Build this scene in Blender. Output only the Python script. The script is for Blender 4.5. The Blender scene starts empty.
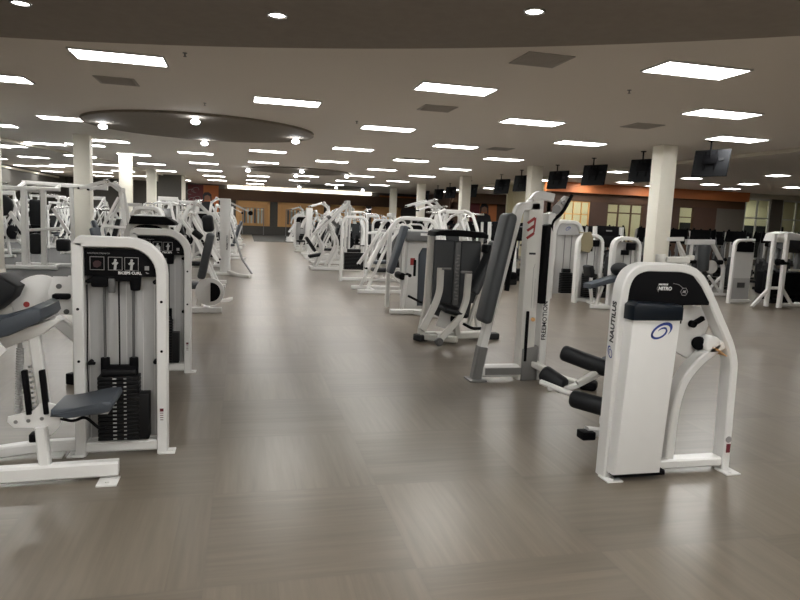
import bpy, bmesh, math, random
from mathutils import Vector, Matrix
S = bpy.context.scene
COL = S.collection
random.seed(7)
PI = math.pi

# ------------------------------------------------------------ camera
cam_d = bpy.data.cameras.new('camera')
cam = bpy.data.objects.new('camera', cam_d); COL.objects.link(cam)
cam_d.sensor_fit = 'HORIZONTAL'; cam_d.sensor_width = 36.0
cam_d.lens = 643.06 / 800 * 36.0
cam_d.clip_start = 0.05; cam_d.clip_end = 200
CR = Vector((0.97129531, -0.23420392, 0.04164064))
CU = Vector((-0.01117855, 0.12991852, 0.99146166))
CF = Vector((0.2376141, 0.96346754, -0.12357119))
m = Matrix((( CR.x, CU.x, -CF.x, 0), (CR.y, CU.y, -CF.y, 0), (CR.z, CU.z, -CF.z, 1.58), (0, 0, 0, 1)))
cam.matrix_world = m
S.camera = cam

# ------------------------------------------------------------ world, exposure
w = bpy.data.worlds.new('world'); S.world = w; w.use_nodes = True
w.node_tree.nodes['Background'].inputs[0].default_value = (0.9, 0.95, 1, 1)
w.node_tree.nodes['Background'].inputs[1].default_value = 0.05
S.view_settings.view_transform = 'Standard'
S.view_settings.look = 'None'
S.view_settings.gamma = 1
S.view_settings.use_curve_mapping = False
S.view_settings.exposure = 0.78
PANEL_EMIT = 15.0
CH = 3.655          # ceiling height

# ------------------------------------------------------------ materials
def mat(name, col, rough=.5, metal=0.0, emit=None, es=1.0, coat=0, bump=None, spec=.5):
    m = bpy.data.materials.new(name); m.use_nodes = True
    nt = m.node_tree; b = nt.nodes['Principled BSDF']
    b.inputs['Base Color'].default_value = (*col, 1)
    b.inputs['Roughness'].default_value = rough
    b.inputs['Metallic'].default_value = metal
    b.inputs['Coat Weight'].default_value = coat
    b.inputs['Specular IOR Level'].default_value = spec
    if emit:
        b.inputs['Emission Color'].default_value = (*emit, 1)
        b.inputs['Emission Strength'].default_value = es
    # procedural variation: fine noise in colour and roughness
    tc = nt.nodes.new('ShaderNodeTexCoord'); n = nt.nodes.new('ShaderNodeTexNoise')
    n.inputs['Scale'].default_value = bump[0] if bump else 9.0
    n.inputs['Detail'].default_value = 4
    nt.links.new(tc.outputs['Object'], n.inputs['Vector'])
    mx = nt.nodes.new('ShaderNodeMix'); mx.data_type = 'RGBA'
    k0, k1 = (.97, 1.02) if max(col) > .4 else (.88, 1.08)
    mx.inputs[6].default_value = (*[c * k0 for c in col], 1); mx.inputs[7].default_value = (*[min(1, c * k1) for c in col], 1)
    nt.links.new(n.outputs['Fac'], mx.inputs[0]); nt.links.new(mx.outputs[2], b.inputs['Base Color'])
    if bump:
        bp = nt.nodes.new('ShaderNodeBump'); bp.inputs['Strength'].default_value = bump[1]; bp.inputs['Distance'].default_value = .002
        nt.links.new(n.outputs['Fac'], bp.inputs['Height']); nt.links.new(bp.outputs['Normal'], b.inputs['Normal'])
    return m

M = {}
M['white'] = mat('white_powder_coat', (.74, .735, .72), .3)
M['white2'] = mat('cream_powder_coat', (.66, .65, .61), .35)
M['panel'] = mat('frosted_grey_panel', (.42, .42, .42), .45)
M['lpanel'] = mat('light_panel', (.62, .62, .61), .4)
M['black'] = mat('black_plastic', (.004, .004, .005), .6, spec=.08)
M['stack'] = mat('black_iron_plate', (.005, .005, .006), .5, spec=.25)
M['vinyl'] = mat('slate_vinyl', (.055, .066, .082), .5, bump=(160, .25))
M['bvinyl'] = mat('black_vinyl', (.008, .009, .011), .55, bump=(160, .25), spec=.3)
M['cvinyl'] = mat('charcoal_vinyl', (.055, .06, .066), .5, bump=(160, .25))
M['navy'] = mat('navy_gloss_plastic', (.004, .008, .014), .3, spec=.3)
M['chrome'] = mat('chrome', (.6, .6, .6), .18, 1.0)
M['steel'] = mat('dull_steel', (.28, .28, .28), .4, .8)
M['darkmetal'] = mat('dark_grey_metal', (.12, .12, .12), .4, .4)
M['char'] = mat('charcoal_plastic', (.022, .023, .025), .55, spec=.3)
M['grey'] = mat('mid_grey_plastic', (.16, .165, .17), .45)
M['tick'] = mat('white_print', (.75, .75, .75), .5)
M['greyink'] = mat('grey_print', (.28, .27, .27), .5)
M['tvback'] = mat('tv_back_plastic', (.012, .013, .015), .7, spec=.15)
M['red'] = mat('red_print', (.30, .03, .03), .5)
M['maroon'] = mat('maroon_print', (.13, .012, .02), .5)
M['dimred'] = mat('dim_red_print', (.035, .01, .012), .6)
M['blue'] = mat('blue_print', (.02, .05, .26), .4)
M['ink'] = mat('black_print', (.015, .015, .02), .5)
M['towel'] = mat('khaki_cloth', (.28, .24, .15), .9, bump=(60, .5))
M['col'] = mat('column_cream_paint', (.86, .83, .73), .6)
M['ceil'] = mat('ceiling_paint', (.88, .825, .765), .85, bump=(40, .2))
M['ceildark'] = mat('dark_taupe_ceiling_paint', (.27, .235, .195), .8)
M['soffit'] = mat('taupe_soffit_paint', (.36, .32, .28), .8)
M['ceilline'] = mat('cream_cornice_paint', (.72, .68, .58), .7)
M['wall'] = mat('dark_taupe_wall', (.075, .07, .062), .7)
M['wallg'] = mat('grey_wall', (.10, .095, .085), .7)
M['wallr'] = mat('warm_grey_wall', (.17, .15, .125), .7)
M['brown'] = mat('brown_wall', (.085, .045, .03), .6)
M['fascia'] = mat('brown_fascia', (.10, .05, .025), .6)
M['orange'] = mat('orange_wall', (.55, .18, .06), .6)
M['wood'] = mat('honey_wood', (.75, .42, .16), .5)
M['cream'] = mat('cream_room_wall', (.75, .70, .50), .6)
M['winwhite'] = mat('white_window_frame', (.75, .75, .72), .5)
M['carpet'] = mat('dark_carpet', (.055, .055, .05), .95, bump=(90, .8))
M['rubber'] = mat('black_rubber_floor', (.03, .03, .029), .7, bump=(120, .5))
M['mirror'] = mat('mirror', (.55, .57, .52), .04, 1.0)
M['diff'] = mat('lit_diffuser', (.9, .9, .9), .5, emit=(1.0, .985, .95), es=PANEL_EMIT)
M['diffs'] = M['diff']
M['bulb'] = mat('lit_bulb', (.9, .9, .9), .5, emit=(.92, .95, 1.0), es=14)
M['can'] = mat('lit_downlight', (.9, .9, .9), .5, emit=(1, .98, .93), es=6)
M['cove'] = mat('lit_cove', (.9, .9, .85), .5, emit=(1, .93, .8), es=3.2)
M['warm'] = mat('lit_room_panel', (.9, .8, .5), .5, emit=(1, .86, .55), es=1.5)
M['vent'] = mat('grey_vent_metal', (.48, .45, .42), .7)
M['cloth1'] = mat('white_cloth', (.55, .58, .52), .9)
M['cloth2'] = mat('grey_cloth', (.12, .13, .13), .9)
M['skin'] = mat('skin', (.35, .17, .11), .6)
M['glass'] = mat('dark_screen_glass', (.008, .009, .011), .3, spec=.3)
gm = bpy.data.materials.new('window_glass'); gm.use_nodes = True
gb = gm.node_tree.nodes['Principled BSDF']; gb.inputs['Transmission Weight'].default_value = 1; gb.inputs['Roughness'].default_value = .02; gb.inputs['IOR'].default_value = 1.1
M['pane'] = gm

def floor_material():
    m = bpy.data.materials.new('woven_wood_vinyl'); m.use_nodes = True; nt = m.node_tree; N = nt.nodes; L = nt.links
    b = N['Principled BSDF']
    tc = N.new('ShaderNodeTexCoord'); sep = N.new('ShaderNodeSeparateXYZ'); L.new(tc.outputs['Object'], sep.inputs[0])
    def math_(op, a, bb=None, c=None):
        n = N.new('ShaderNodeMath'); n.operation = op
        for i, v in enumerate((a, bb, c)):
            if v is None: continue
            if isinstance(v, (int, float)): n.inputs[i].default_value = v
            else: L.new(v, n.inputs[i])
        return n.outputs[0]
    T = .94
    u = math_('DIVIDE', math_('ADD', sep.outputs[0], .15), T); v = math_('DIVIDE', math_('ADD', sep.outputs[1], -2.66), T)
    fu = math_('FLOOR', u); fv = math_('FLOOR', v)
    par = math_('FLOORED_MODULO', math_('ADD', fu, fv), 2.0)
    ru = math_('FRACT', u); rv = math_('FRACT', v)
    # along / across the grain
    def mixf(f, a, bb):
        n = N.new('ShaderNodeMix'); L.new(f, n.inputs[0]); L.new(a, n.inputs[2]); L.new(bb, n.inputs[3]); return n.outputs[0]
    al = mixf(par, u, v); ac = mixf(par, v, u)
    rac = mixf(par, rv, ru)
    tile = math_('ADD', math_('MULTIPLY', fu, 7.31), math_('MULTIPLY', fv, 3.77))
    plank = math_('FLOOR', math_('MULTIPLY', rac, 6.0))
    cv = N.new('ShaderNodeCombineXYZ'); L.new(plank, cv.inputs[0]); L.new(tile, cv.inputs[1])
    wn = N.new('ShaderNodeTexWhiteNoise'); L.new(cv.outputs[0], wn.inputs[0])
    gv = N.new('ShaderNodeCombineXYZ'); L.new(math_('MULTIPLY', al, .9), gv.inputs[0]); L.new(math_('MULTIPLY', ac, 15.0), gv.inputs[1]); L.new(math_('ADD', tile, wn.outputs[0]), gv.inputs[2])
    g = N.new('ShaderNodeTexNoise'); g.inputs['Scale'].default_value = 1.6; g.inputs['Detail'].default_value = 6; g.inputs['Roughness'].default_value = .6
    L.new(gv.outputs[0], g.inputs['Vector'])
    big = N.new('ShaderNodeTexNoise'); big.inputs['Scale'].default_value = .5; L.new(tc.outputs['Object'], big.inputs['Vector'])
    f = math_('ADD', math_('ADD', math_('MULTIPLY', g.outputs['Fac'], .9), math_('MULTIPLY', wn.outputs[0], .16)), math_('MULTIPLY', par, .12))
    f = math_('ADD', f, math_('MULTIPLY', big.outputs['Fac'], .15))
    cr = N.new('ShaderNodeValToRGB'); L.new(math_('SUBTRACT', f, .1), cr.inputs[0])
    cr.color_ramp.elements[0].position = .15; cr.color_ramp.elements[0].color = (.120, .101, .079, 1)
    cr.color_ramp.elements[1].position = .95; cr.color_ramp.elements[1].color = (.216, .182, .143, 1)
    # thin seams between the squares
    e = math_('MINIMUM', math_('MINIMUM', ru, math_('SUBTRACT', 1.0, ru)), math_('MINIMUM', rv, math_('SUBTRACT', 1.0, rv)))
    sm = math_('SUBTRACT', 1.0, math_('MINIMUM', 1.0, math_('DIVIDE', e, .02)))
    mx = N.new('ShaderNodeMix'); mx.data_type = 'RGBA'; L.new(math_('MULTIPLY', sm, .2), mx.inputs[0]); L.new(cr.outputs[0], mx.inputs[6]); mx.inputs[7].default_value = (.12, .10, .085, 1)
    L.new(mx.outputs[2], b.inputs['Base Color'])
    b.inputs['Roughness'].default_value = .29
    b.inputs['Specular IOR Level'].default_value = .42
    return m
M['floor'] = floor_material()

# ------------------------------------------------------------ mesh helpers
def V(*a): return Vector(a if len(a) > 1 else a[0])
def fillet(pts, r, n=4):
    pts = [Vector(q) for q in pts]
    if r <= 0 or len(pts) < 3: return pts
    out = [pts[0]]
    for i in range(1, len(pts) - 1):
        a, b, c = pts[i - 1], pts[i], pts[i + 1]
        rr = min(r, (a - b).length * .49, (c - b).length * .49)
        p0 = b + (a - b).normalized() * rr; p1 = b + (c - b).normalized() * rr
        for k in range(n + 1):
            t = k / n
            out.append((1 - t) ** 2 * p0 + 2 * t * (1 - t) * b + t * t * p1)
    out.append(pts[-1]); return out

class MB:
    def __init__(s): s.bm = bmesh.new()
    def _add(s, verts, faces):
        vs = [s.bm.verts.new(v) for v in verts]
        for f in faces:
            try: s.bm.faces.new([vs[i] for i in f])
            except ValueError: pass
        return vs
    def box(s, c, d, rot=None, bev=0.0, seg=2):
        """centre, size, rot = euler tuple"""
        hx, hy, hz = d[0] / 2, d[1] / 2, d[2] / 2
        t = bmesh.new()
        bmesh.ops.create_cube(t, size=1.0)
        bmesh.ops.scale(t, vec=d, verts=t.verts)
        if bev > 0:
            bmesh.ops.bevel(t, geom=list(t.edges), offset=min(bev, min(d) * .49), segments=seg, affect='EDGES', profile=.5)
        mt = Matrix.Translation(Vector(c))
        if rot:
            from mathutils import Euler
            mt = mt @ Euler(rot).to_matrix().to_4x4()
        bmesh.ops.transform(t, matrix=mt, verts=t.verts)
        s._merge(t); return s
    def _merge(s, t):
        me = bpy.data.meshes.new('tmp'); t.to_mesh(me); t.free(); s.bm.from_mesh(me); bpy.data.meshes.remove(me)
    def sweep(s, pts, sec, nrm=None, cap=True, closed=False):
        pts = [Vector(q) for q in pts]; n = len(pts)
        if nrm is None:
            nrm = Vector((0, 0, 0))
            for i in range(1, n - 1):
                nrm += (pts[i] - pts[i - 1]).cross(pts[i + 1] - pts[i])
            if nrm.length < 1e-6:
                t = (pts[-1] - pts[0]).normalized()
                nrm = Vector((0, 0, 1)) if abs(t.z) < .8 else Vector((0, 1, 0))
        nrm = Vector(nrm).normalized()
        rings = []; prev = None
        for i, q in enumerate(pts):
            if closed: t = pts[(i + 1) % n] - pts[i - 1]
            else: t = (pts[min(i + 1, n - 1)] - pts[max(i - 1, 0)])
            t.normalize()
            N_ = nrm - t * nrm.dot(t)
            if N_.length < 1e-4: N_ = prev or t.orthogonal()
            N_.normalize(); B_ = t.cross(N_)
            prev = N_
            k = 1.0
            if 0 < i < n - 1 or closed:
                a = (pts[i] - pts[i - 1]).normalized(); b = (pts[(i + 1) % n] - pts[i]).normalized()
                ca = math.sqrt(max(.25, (1 + a.dot(b)) / 2)); k = 1 / ca
            rings.append([s.bm.verts.new(q + B_ * x * k + N_ * y) for x, y in sec])
        m_ = len(sec)
        R = n if closed else n - 1
        for i in range(R):
            A, B = rings[i], rings[(i + 1) % n]
            for j in range(m_):
                s.bm.faces.new((A[j], A[(j + 1) % m_], B[(j + 1) % m_], B[j]))
        if cap and not closed:
            s.bm.faces.new(list(reversed(rings[0]))); s.bm.faces.new(rings[-1])
        return s
    def tube(s, pts, r, fil=0, nrm=None, seg=8, closed=False):
        sec = [(r * math.cos(2 * PI * k / seg), r * math.sin(2 * PI * k / seg)) for k in range(seg)]
        return s.sweep(fillet(pts, fil), sec, nrm, closed=closed)
    def rtube(s, pts, w, d, fil=0, nrm=None, n=5):
        """rectangular tube: w in the bend plane, d along the plane normal"""
        b = min(w, d) * .16; x, y = w / 2, d / 2
        sec = [(x - b, -y), (x, -y + b), (x, y - b), (x - b, y), (-x + b, y), (-x, y - b), (-x, -y + b), (-x + b, -y)]
        return s.sweep(fillet(pts, fil, n), sec, nrm)
    def cyl(s, a, b, r, r2=None, seg=16, bev=0):
        a, b = Vector(a), Vector(b); t = (b - a); L_ = t.length
        r2 = r if r2 is None else r2
        tm = bmesh.new()
        bmesh.ops.create_cone(tm, cap_ends=True, segments=seg, radius1=r, radius2=r2, depth=L_)
        if bev > 0:
            es = [e for e in tm.edges if abs(abs(e.verts[0].co.z) - L_ / 2) < 1e-5 and abs(e.verts[0].co.z - e.verts[1].co.z) < 1e-5]
            bmesh.ops.bevel(tm, geom=es, offset=bev, segments=3, affect='EDGES', profile=.5)
        mt = Matrix.Translation((a + b) / 2) @ t.to_track_quat('Z', 'Y').to_matrix().to_4x4()
        bmesh.ops.transform(tm, matrix=mt, verts=tm.verts)
        s._merge(tm); return s
    def sphere(s, c, r, sc=(1, 1, 1), seg=14):
        tm = bmesh.new(); bmesh.ops.create_uvsphere(tm, u_segments=seg, v_segments=seg // 2 + 2, radius=r)
        bmesh.ops.transform(tm, matrix=Matrix.Translation(Vector(c)) @ Matrix.Diagonal((*sc, 1)), verts=tm.verts)
        s._merge(tm); return s
    def prism(s, outline, o, ux, uy, depth, bev=0):
        """2D outline in plane (o, ux, uy), extruded by depth along ux x uy, centred"""
        o, ux, uy = Vector(o), Vector(ux).normalized(), Vector(uy).normalized(); nn = ux.cross(uy).normalized()
        tm = bmesh.new()
        A = [tm.verts.new(o + ux * x + uy * y - nn * depth / 2) for x, y in outline]
        B = [tm.verts.new(o + ux * x + uy * y + nn * depth / 2) for x, y in outline]
        k = len(A)
        fa = tm.faces.new(list(reversed(A))); fb = tm.faces.new(B)
        for i in range(k): tm.faces.new((A[i], A[(i + 1) % k], B[(i + 1) % k], B[i]))
        if bev > 0:
            es = list(fa.edges) + list(fb.edges)
            bmesh.ops.bevel(tm, geom=es, offset=bev, segments=2, affect='EDGES', profile=.5)
        s._merge(tm); return s
    def build(s, name, m_, parent=None, loc=None):
        bm = s.bm
        bmesh.ops.recalc_face_normals(bm, faces=bm.faces)
        for f in bm.faces: f.smooth = True
        for e in bm.edges:
            if len(e.link_faces) == 2 and e.calc_face_angle(0) > .62: e.smooth = False
        me = bpy.data.meshes.new(name); bm.to_mesh(me); bm.free()
        me.materials.append(M[m_] if isinstance(m_, str) else m_)
        o = bpy.data.objects.new(name, me); COL.objects.link(o)
        if parent: o.parent = parent
        if loc: o.location = loc
        return o

def tag(o, label=None, cat=None, group=None, kind=None):
    if label: o['label'] = label
    if cat: o['category'] = cat
    if group: o['group'] = group
    if kind: o['kind'] = kind
    return o
def thing(name, label=None, cat=None, loc=(0, 0, 0), rz=0, group=None):
    o = bpy.data.objects.new(name, None); COL.objects.link(o)
    o.location = loc; o.rotation_euler = (0, 0, rz); o.empty_display_size = .1
    return tag(o, label, cat, group)
def struct(name, mb, m_): return tag(mb.build(name, m_), kind='structure')
KIDS = {}
def kids(o):
    if o.name not in KIDS: KIDS[o.name] = list(o.children)
    return KIDS[o.name]
def copy_tree(o, parent=None):
    c = o.copy(); COL.objects.link(c)
    if parent: c.parent = parent
    for ch in kids(o): copy_tree(ch, c)
    return c
def text(body, size, loc, ux, uy, mname, name, parent, ext=.0012, bold=0.0, shear=0.0, space=1.0):
    cu = bpy.data.curves.new('t', 'FONT'); cu.body = body; cu.size = size; cu.extrude = ext; cu.offset = bold; cu.shear = shear
    cu.space_character = space
    cu.align_x = 'CENTER'; cu.align_y = 'CENTER'; cu.resolution_u = 3
    t = bpy.data.objects.new('t', cu); COL.objects.link(t)
    bpy.context.view_layer.update()
    me = bpy.data.meshes.new_from_object(t.evaluated_get(bpy.context.evaluated_depsgraph_get()))
    bpy.data.objects.remove(t); bpy.data.curves.remove(cu)
    ux, uy = Vector(ux).normalized(), Vector(uy).normalized(); nn = ux.cross(uy)
    mt = Matrix(((ux.x, uy.x, nn.x, loc[0]), (ux.y, uy.y, nn.y, loc[1]), (ux.z, uy.z, nn.z, loc[2]), (0, 0, 0, 1)))
    me.transform(mt); me.materials.clear(); me.materials.append(M[mname])
    o = bpy.data.objects.new(name, me); COL.objects.link(o); o.parent = parent
    return o
def circ(cx, cy, r, a0=0, a1=2 * PI, n=24): return [(cx + r * math.cos(a0 + (a1 - a0) * k / n), cy + r * math.sin(a0 + (a1 - a0) * k / n)) for k in range(n if abs(a1 - a0 - 2 * PI) < 1e-6 else n + 1)]

# ============================================================ THE SETTING
FX0, FX1, FY0, FY1 = -12.4, 34.0, -8.0, 51.0
struct('floor', MB().box(((FX0 + FX1) / 2, (FY0 + FY1) / 2, -.05), (FX1 - FX0, FY1 - FY0, .1)), 'floor')
struct('trim_1', MB().box((-7.15, 26.4, .004), (10.5, 22.4, .012)), 'rubber')          # rubber flooring of the weight area
struct('trim_2', MB().box((6.3, 44.5, .004), (11.4, 12.9, .012)), 'carpet')
struct('ceiling', MB().box(((FX0 + FX1) / 2, (FY0 + FY1) / 2, CH + .05), (FX1 - FX0, FY1 - FY0, .1)), 'ceil')
struct('wall_left', MB().box((FX0 - .1, 21.5, CH / 2), (.2, 59, CH)), 'wallg')
struct('wall_right', MB().box((FX1 + .1, 21.5, CH / 2), (.2, 59, CH)), 'wallg')
struct('wall_front', MB().box((10.8, FY0 - .1, CH / 2), (46.8, .2, CH)), 'ceilline')
struct('wall_back', MB().box((10.8, FY1 + .1, CH / 2), (46.8, .2, CH)), 'wallg')
# big round dropped soffit over the entrance and two round dark ceiling discs
cx, cy, R = -5.835, -10.04, 18.6
arc = []
a0 = math.acos((12.6 - cx) / R); a1 = math.acos((FX0 + .02 - cx) / R)
for k in range(61):
    a = a0 + (a1 - a0) * k / 60
    arc.append((cx + R * math.cos(a), cy + R * math.sin(a)))
arc += [(FX0 + .02, FY0 + .01), (12.6, FY0 + .01)]
struct('ceiling_soffit', MB().prism(arc, (0, 0, CH - .127), (1, 0, 0), (0, 1, 0), .25), 'soffit')
for i, (x, y, r) in enumerate(((-1.02, 17.1, 2.75), (2.46, 30.6, 2.3), (5.9, 44.6, 2.3))):
    struct('ceiling_disc_%d' % (i + 1), MB().prism([(x + a_, y + (b_ * .9)) for a_, b_ in circ(0, 0, r, n=64)], (0, 0, CH - .03), (1, 0, 0), (0, 1, 0), .055, bev=.01), 'ceildark')
# ceiling cornice strips
def strip(name, pts, m_='ceilline', w_=.10, z=CH - .05, h=.1):
    struct(name, MB().rtube([(x, y, z) for x, y in pts], w_, h, fil=1.0, nrm=(0, 0, 1)), m_)
strip('trim_3', [(-9.0, 17.0), (-7.53, 23.27), (-6.47, 28.1), (-5.5, 32.6), (-4.6, 40.0)])
strip('trim_4', [(12.9, 7.0), (12.6, 15.0), (12.3, 24.0), (12.6, 34.0)])
# left wall: mirrors under a dark band
for i in range(11):
    y = 12 + i * 3.4
    struct('trim_mirror_%d' % (i + 1), MB().box((FX0 + .03, y + 1.65, 1.35), (.02, 3.2, 1.9), bev=.004), 'mirror')
struct('trim_5', MB().box((FX0 + .05, 30, 3.5), (.1, 38, .1)), 'ceilline')
struct('wall_left_pier', MB().box((-9.9, 45, CH / 2), (.7, .7, CH)), 'col')
# cream columns
def column(x, y, i, w_=.42):
    struct('column_%d' % i, MB().box((x, y, CH / 2), (w_, w_, CH), bev=.012).box((x, y, .06), (w_ + .03, w_ + .03, .12), bev=.01), 'col')
n = 1
for y in (14.2, 21.3, 28.1, 35.6, 42.6): column(10.06 if y < 15 else 9.95 if y < 22 else 9.75, y, n); n += 1
for x, y in ((-5.42, 15.9), (-4.62, 21.0), (-4.48, 27.3), (-4.6, 35.5)): column(x, y, n, .44); n += 1
struct('wall_pillar', MB().box((-4.25, 41.1, CH / 2), (1.3, .9, CH)), 'wall')
struct('wall_pillar_face', MB().box((-3.52, 41.1, CH / 2), (.16, .94, CH)), 'col')
# far wall: lit cove, brown fascia, honey wood bays, dark plinth
struct('trim_cove', MB().box((4.3, 50.7, 3.50), (11.0, .12, .2), bev=.03), 'cove')
struct('trim_fascia', MB().box((6.4, 50.78, 2.93), (16.5, .3, .78)), 'fascia')
struct('trim_plinth', MB().box((6.4, 50.86, .33), (16.5, .26, .66)), 'wall')
for i, (xa, xb) in enumerate(((-.58, 1.96), (2.55, 6.1), (6.6, 9.4), (9.9, 12.3))):
    mb = MB()
    mb.box(((xa + xb) / 2, 50.9, 1.6), (xb - xa, .14, 1.9))
    for x in (xa + .12, xb - .12): mb.box((x, 50.8, 1.6), (.2, .1, 1.9), bev=.01)
    mb.box(((xa + xb) / 2, 50.8, 2.45), (xb - xa, .1, .2), bev=.01)
    struct('trim_wood_%d' % (i + 1), mb, 'wood')
struct('wall_right_return', MB().box((14.35, 47.5, CH / 2), (.3, 7, CH)), 'brown')
struct('wall_back_right', MB().box((20.5, 44.1, CH / 2), (12.4, .2, CH)), 'brown')
struct('trim_brown_fascia', MB().rtube([(14.2, 43.4, 3.3), (20, 43.4, 3.3), (23.5, 42.4, 3.3)], .3, .7, fil=1.5, nrm=(0, 0, 1)), 'fascia')
struct('trim_orange_band', MB().box((12.5, 50.84, 3.2), (4, .1, .5)), 'orange')
# right-hand wall with openings into bright rooms
YW = 28.0
def wseg(xa, xb, za, zb, m_, nm, y=YW, t=.2): struct(nm, MB().box(((xa + xb) / 2, y + t / 2, (za + zb) / 2), (xb - xa, t, zb - za)), m_)
wseg(13.6, 24.75, 3.2, CH, 'orange', 'wall_fascia_orange', YW - .25, .25)
wseg(24.75, 34, 3.42, CH, 'ceilline', 'wall_fascia_cream', YW - .1, .25)
wseg(13.6, 24.75, 2.82, 3.2, 'fascia', 'wall_header', YW, .2)
for i, (a, b, m_) in enumerate(((13.6, 14.35, 'brown'), (16.05, 16.95, 'brown'), (18.95, 20.95, 'brown'), (21.8, 23.1, 'brown'), (23.1, 24.75, 'wallr'), (26.35, 27.05, 'wallr'), (28.8, 34, 'wall'))):
    wseg(a, b, 0, 2.82 if b < 24.8 else 3.42, m_, 'wall_panel_%d' % (i + 1))
wseg(23.1, 24.75, 2.8, 3.21, 'wallr', 'wall_panel_8', YW + .01)
for i, (a, b, dz) in enumerate(((14.35, 16.05, .95), (16.95, 18.95, .9), (20.95, 21.8, .9))):
    wseg(a, b, 0, dz, 'fascia', 'wall_sill_%d' % (i + 1))
for i, (a, b, dz) in enumerate(((24.75, 26.35, .3), (27.05, 28.8, .3))):
    wseg(a, b, 0, dz, 'wallg', 'wall_sill_%d' % (i + 4))
def window(i, a, b, z0, z1, xs, zs, m_='winwhite', fw=.07):
    fr = MB(); y = YW + .08
    for x in (a + fw / 2, b - fw / 2): fr.box((x, y, (z0 + z1) / 2), (fw, .1, z1 - z0), bev=.008)
    for z in (z0 + fw / 2, z1 - fw / 2): fr.box(((a + b) / 2, y, z), (b - a, .1, fw), bev=.008)
    for x in xs: fr.box((x, y, (z0 + z1) / 2), (fw * .8, .08, z1 - z0), bev=.006)
    for z in zs: fr.box(((a + b) / 2, y, z), (b - a, .08, fw * .8), bev=.006)
    o = struct('window_%d' % i, fr, m_)
    MB().box(((a + b) / 2, y + .01, (z0 + z1) / 2), (b - a - .04, .01, z1 - z0 - .04)).build('pane', 'pane', o)
window(1, 14.35, 16.05, .95, 2.82, [14.78, 15.2, 15.63], [1.57, 2.2], 'wood', .06)
window(2, 16.95, 18.95, .9, 2.82, [17.6, 18.3], [2.35], 'fascia', .08)
window(3, 20.95, 21.8, .9, 2.82, [], [2.3], 'fascia', .06)
window(4, 24.75, 26.35, .3, 3.42, [25.55], [2.42], 'winwhite', .10)
window(5, 27.05, 28.8, .3, 3.42, [27.95], [2.42], 'winwhite', .10)
struct('wall_room_back', MB().box((24, 32.1, CH / 2), (21, .2, CH)), 'cream')
struct('wall_room_wainscot', MB().box((27.5, 31.9, 1.05), (7, .1, 2.1)), 'char')
struct('wall_room_side', MB().box((13.9, 30, CH / 2), (.2, 4, CH)), 'cream')
def point(x, y, z, e, c=(1, .9, .65), r=.04):
    l = bpy.data.lights.new('room_lamp', 'AREA'); l.energy = e; l.color = c; l.shape = 'RECTANGLE'; l.size = 1.0; l.size_y = .4; z = CH - .03
    o = bpy.data.objects.new('room_lamp', l); COL.objects.link(o); o.location = (x, y, z)
point(15.4, 30.4, 3.0, 75, (1, .95, .8)); point(18, 30.6, 3.1, 22, (.95, 1, .8)); point(21.4, 30.4, 3.1, 22, (.9, 1, .85)); point(25.6, 30.4, 3.2, 28, (.95, 1, .8)); point(28, 30.4, 3.2, 28, (.95, 1, .8))

# flat mural at the end of the left side and one at the end of the right side
def mural(name, x, y, w_, h, z, lab, script):
    t = thing(name, lab, 'mural', (x, y, z))
    MB().box((-w_ / 4, 0, h / 2), (w_ / 2, .05, h)).build('maroon_panel', 'maroon', t)
    MB().box((w_ / 4, 0, h / 2), (w_ / 2, .05, h)).build('orange_panel', 'orange', t)
    f = MB()
    f.prism([(-.55, 0), (.6, 0), (.62, .9), (.5, 1.35), (.2, 1.5), (-.15, 1.5), (-.48, 1.3), (-.6, .8)], (w_ * .12, -.03, .05), (1, 0, 0), (0, 0, 1), .012)
    fg = f.build('printed_figure', 'ink', t)
    MB().prism(circ(0, 0, .24, n=20), (w_ * .12 + .02, -.04, 1.85), (1, 0, 0), (0, 0, 1), .012).build('printed_face', 'skin', fg)
    MB().prism([(-.3, -.35), (-.33, .1), (-.2, .33), (.1, .36), (.3, .2), (.33, -.35), (.24, -.35), (.22, .05), (0, .16), (-.2, .05), (-.22, -.35)], (w_ * .12 + .02, -.052, 1.88), (1, 0, 0), (0, 0, 1), .01).build('printed_hair', 'ink', fg)
    if script:
        sc = MB()
        for k, (px, pz) in enumerate(((-.85, 2.2), (-.5, 2.35), (-.75, 1.6), (-.4, 1.7), (-.6, 1.05))):
            sc.tube([(px + .17 * math.cos(a / 3.0) * (1 + .1 * a), -.035, pz + .2 * math.sin(a / 3.0)) for a in range(0, 15)], .018, seg=5, nrm=(0, 1, 0))
        sc.build('printed_script', 'greyink', t)
    return t
mural('wall_mural', -2.95, 50.9, 2.2, 2.75, .8, 'maroon and orange wall mural with a dark haired figure, left of the lit far wall', True)
mural('wall_mural', 16.4, 43.85, 2.6, 2.3, .75, 'orange and maroon mural with a figure on the far right brown wall', False)

# ------------------------------------------------------------ ceiling fittings
def make_panel(w_, d_):
    t = thing('ceiling_light', None, 'ceiling light')
    f = MB()
    for sx in (-1, 1): f.box((sx * (w_ / 2 - .012), 0, -.012), (.024, d_, .024))
    for sy in (-1, 1): f.box((0, sy * (d_ / 2 - .012), -.012), (w_, .024, .024))
    f.build('frame', 'tick', t)
    MB().box((0, 0, -.010), (w_ - .05, d_ - .05, .012)).build('diffuser', 'diff', t)
    return t
G = 2.4384; LX0, LY0 = .752, 7.465
P24 = make_panel(1.22, .61); P22 = make_panel(.62, .62); used = {}
def place(proto, loc, rz, label, group, cat=None):
    k = proto.name
    o = copy_tree(proto) if used.get(k) else proto
    used[k] = True
    o.location = loc; o.rotation_euler = (0, 0, rz)
    o['label'] = label
    if group: o['group'] = group
    elif 'group' in o: del o['group']
    if cat: o['category'] = cat
    return o
rown = ['over the near floor', 'over the first machines', 'in front of the round dark ceiling disc', 'beside the round dark ceiling disc']
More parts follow.
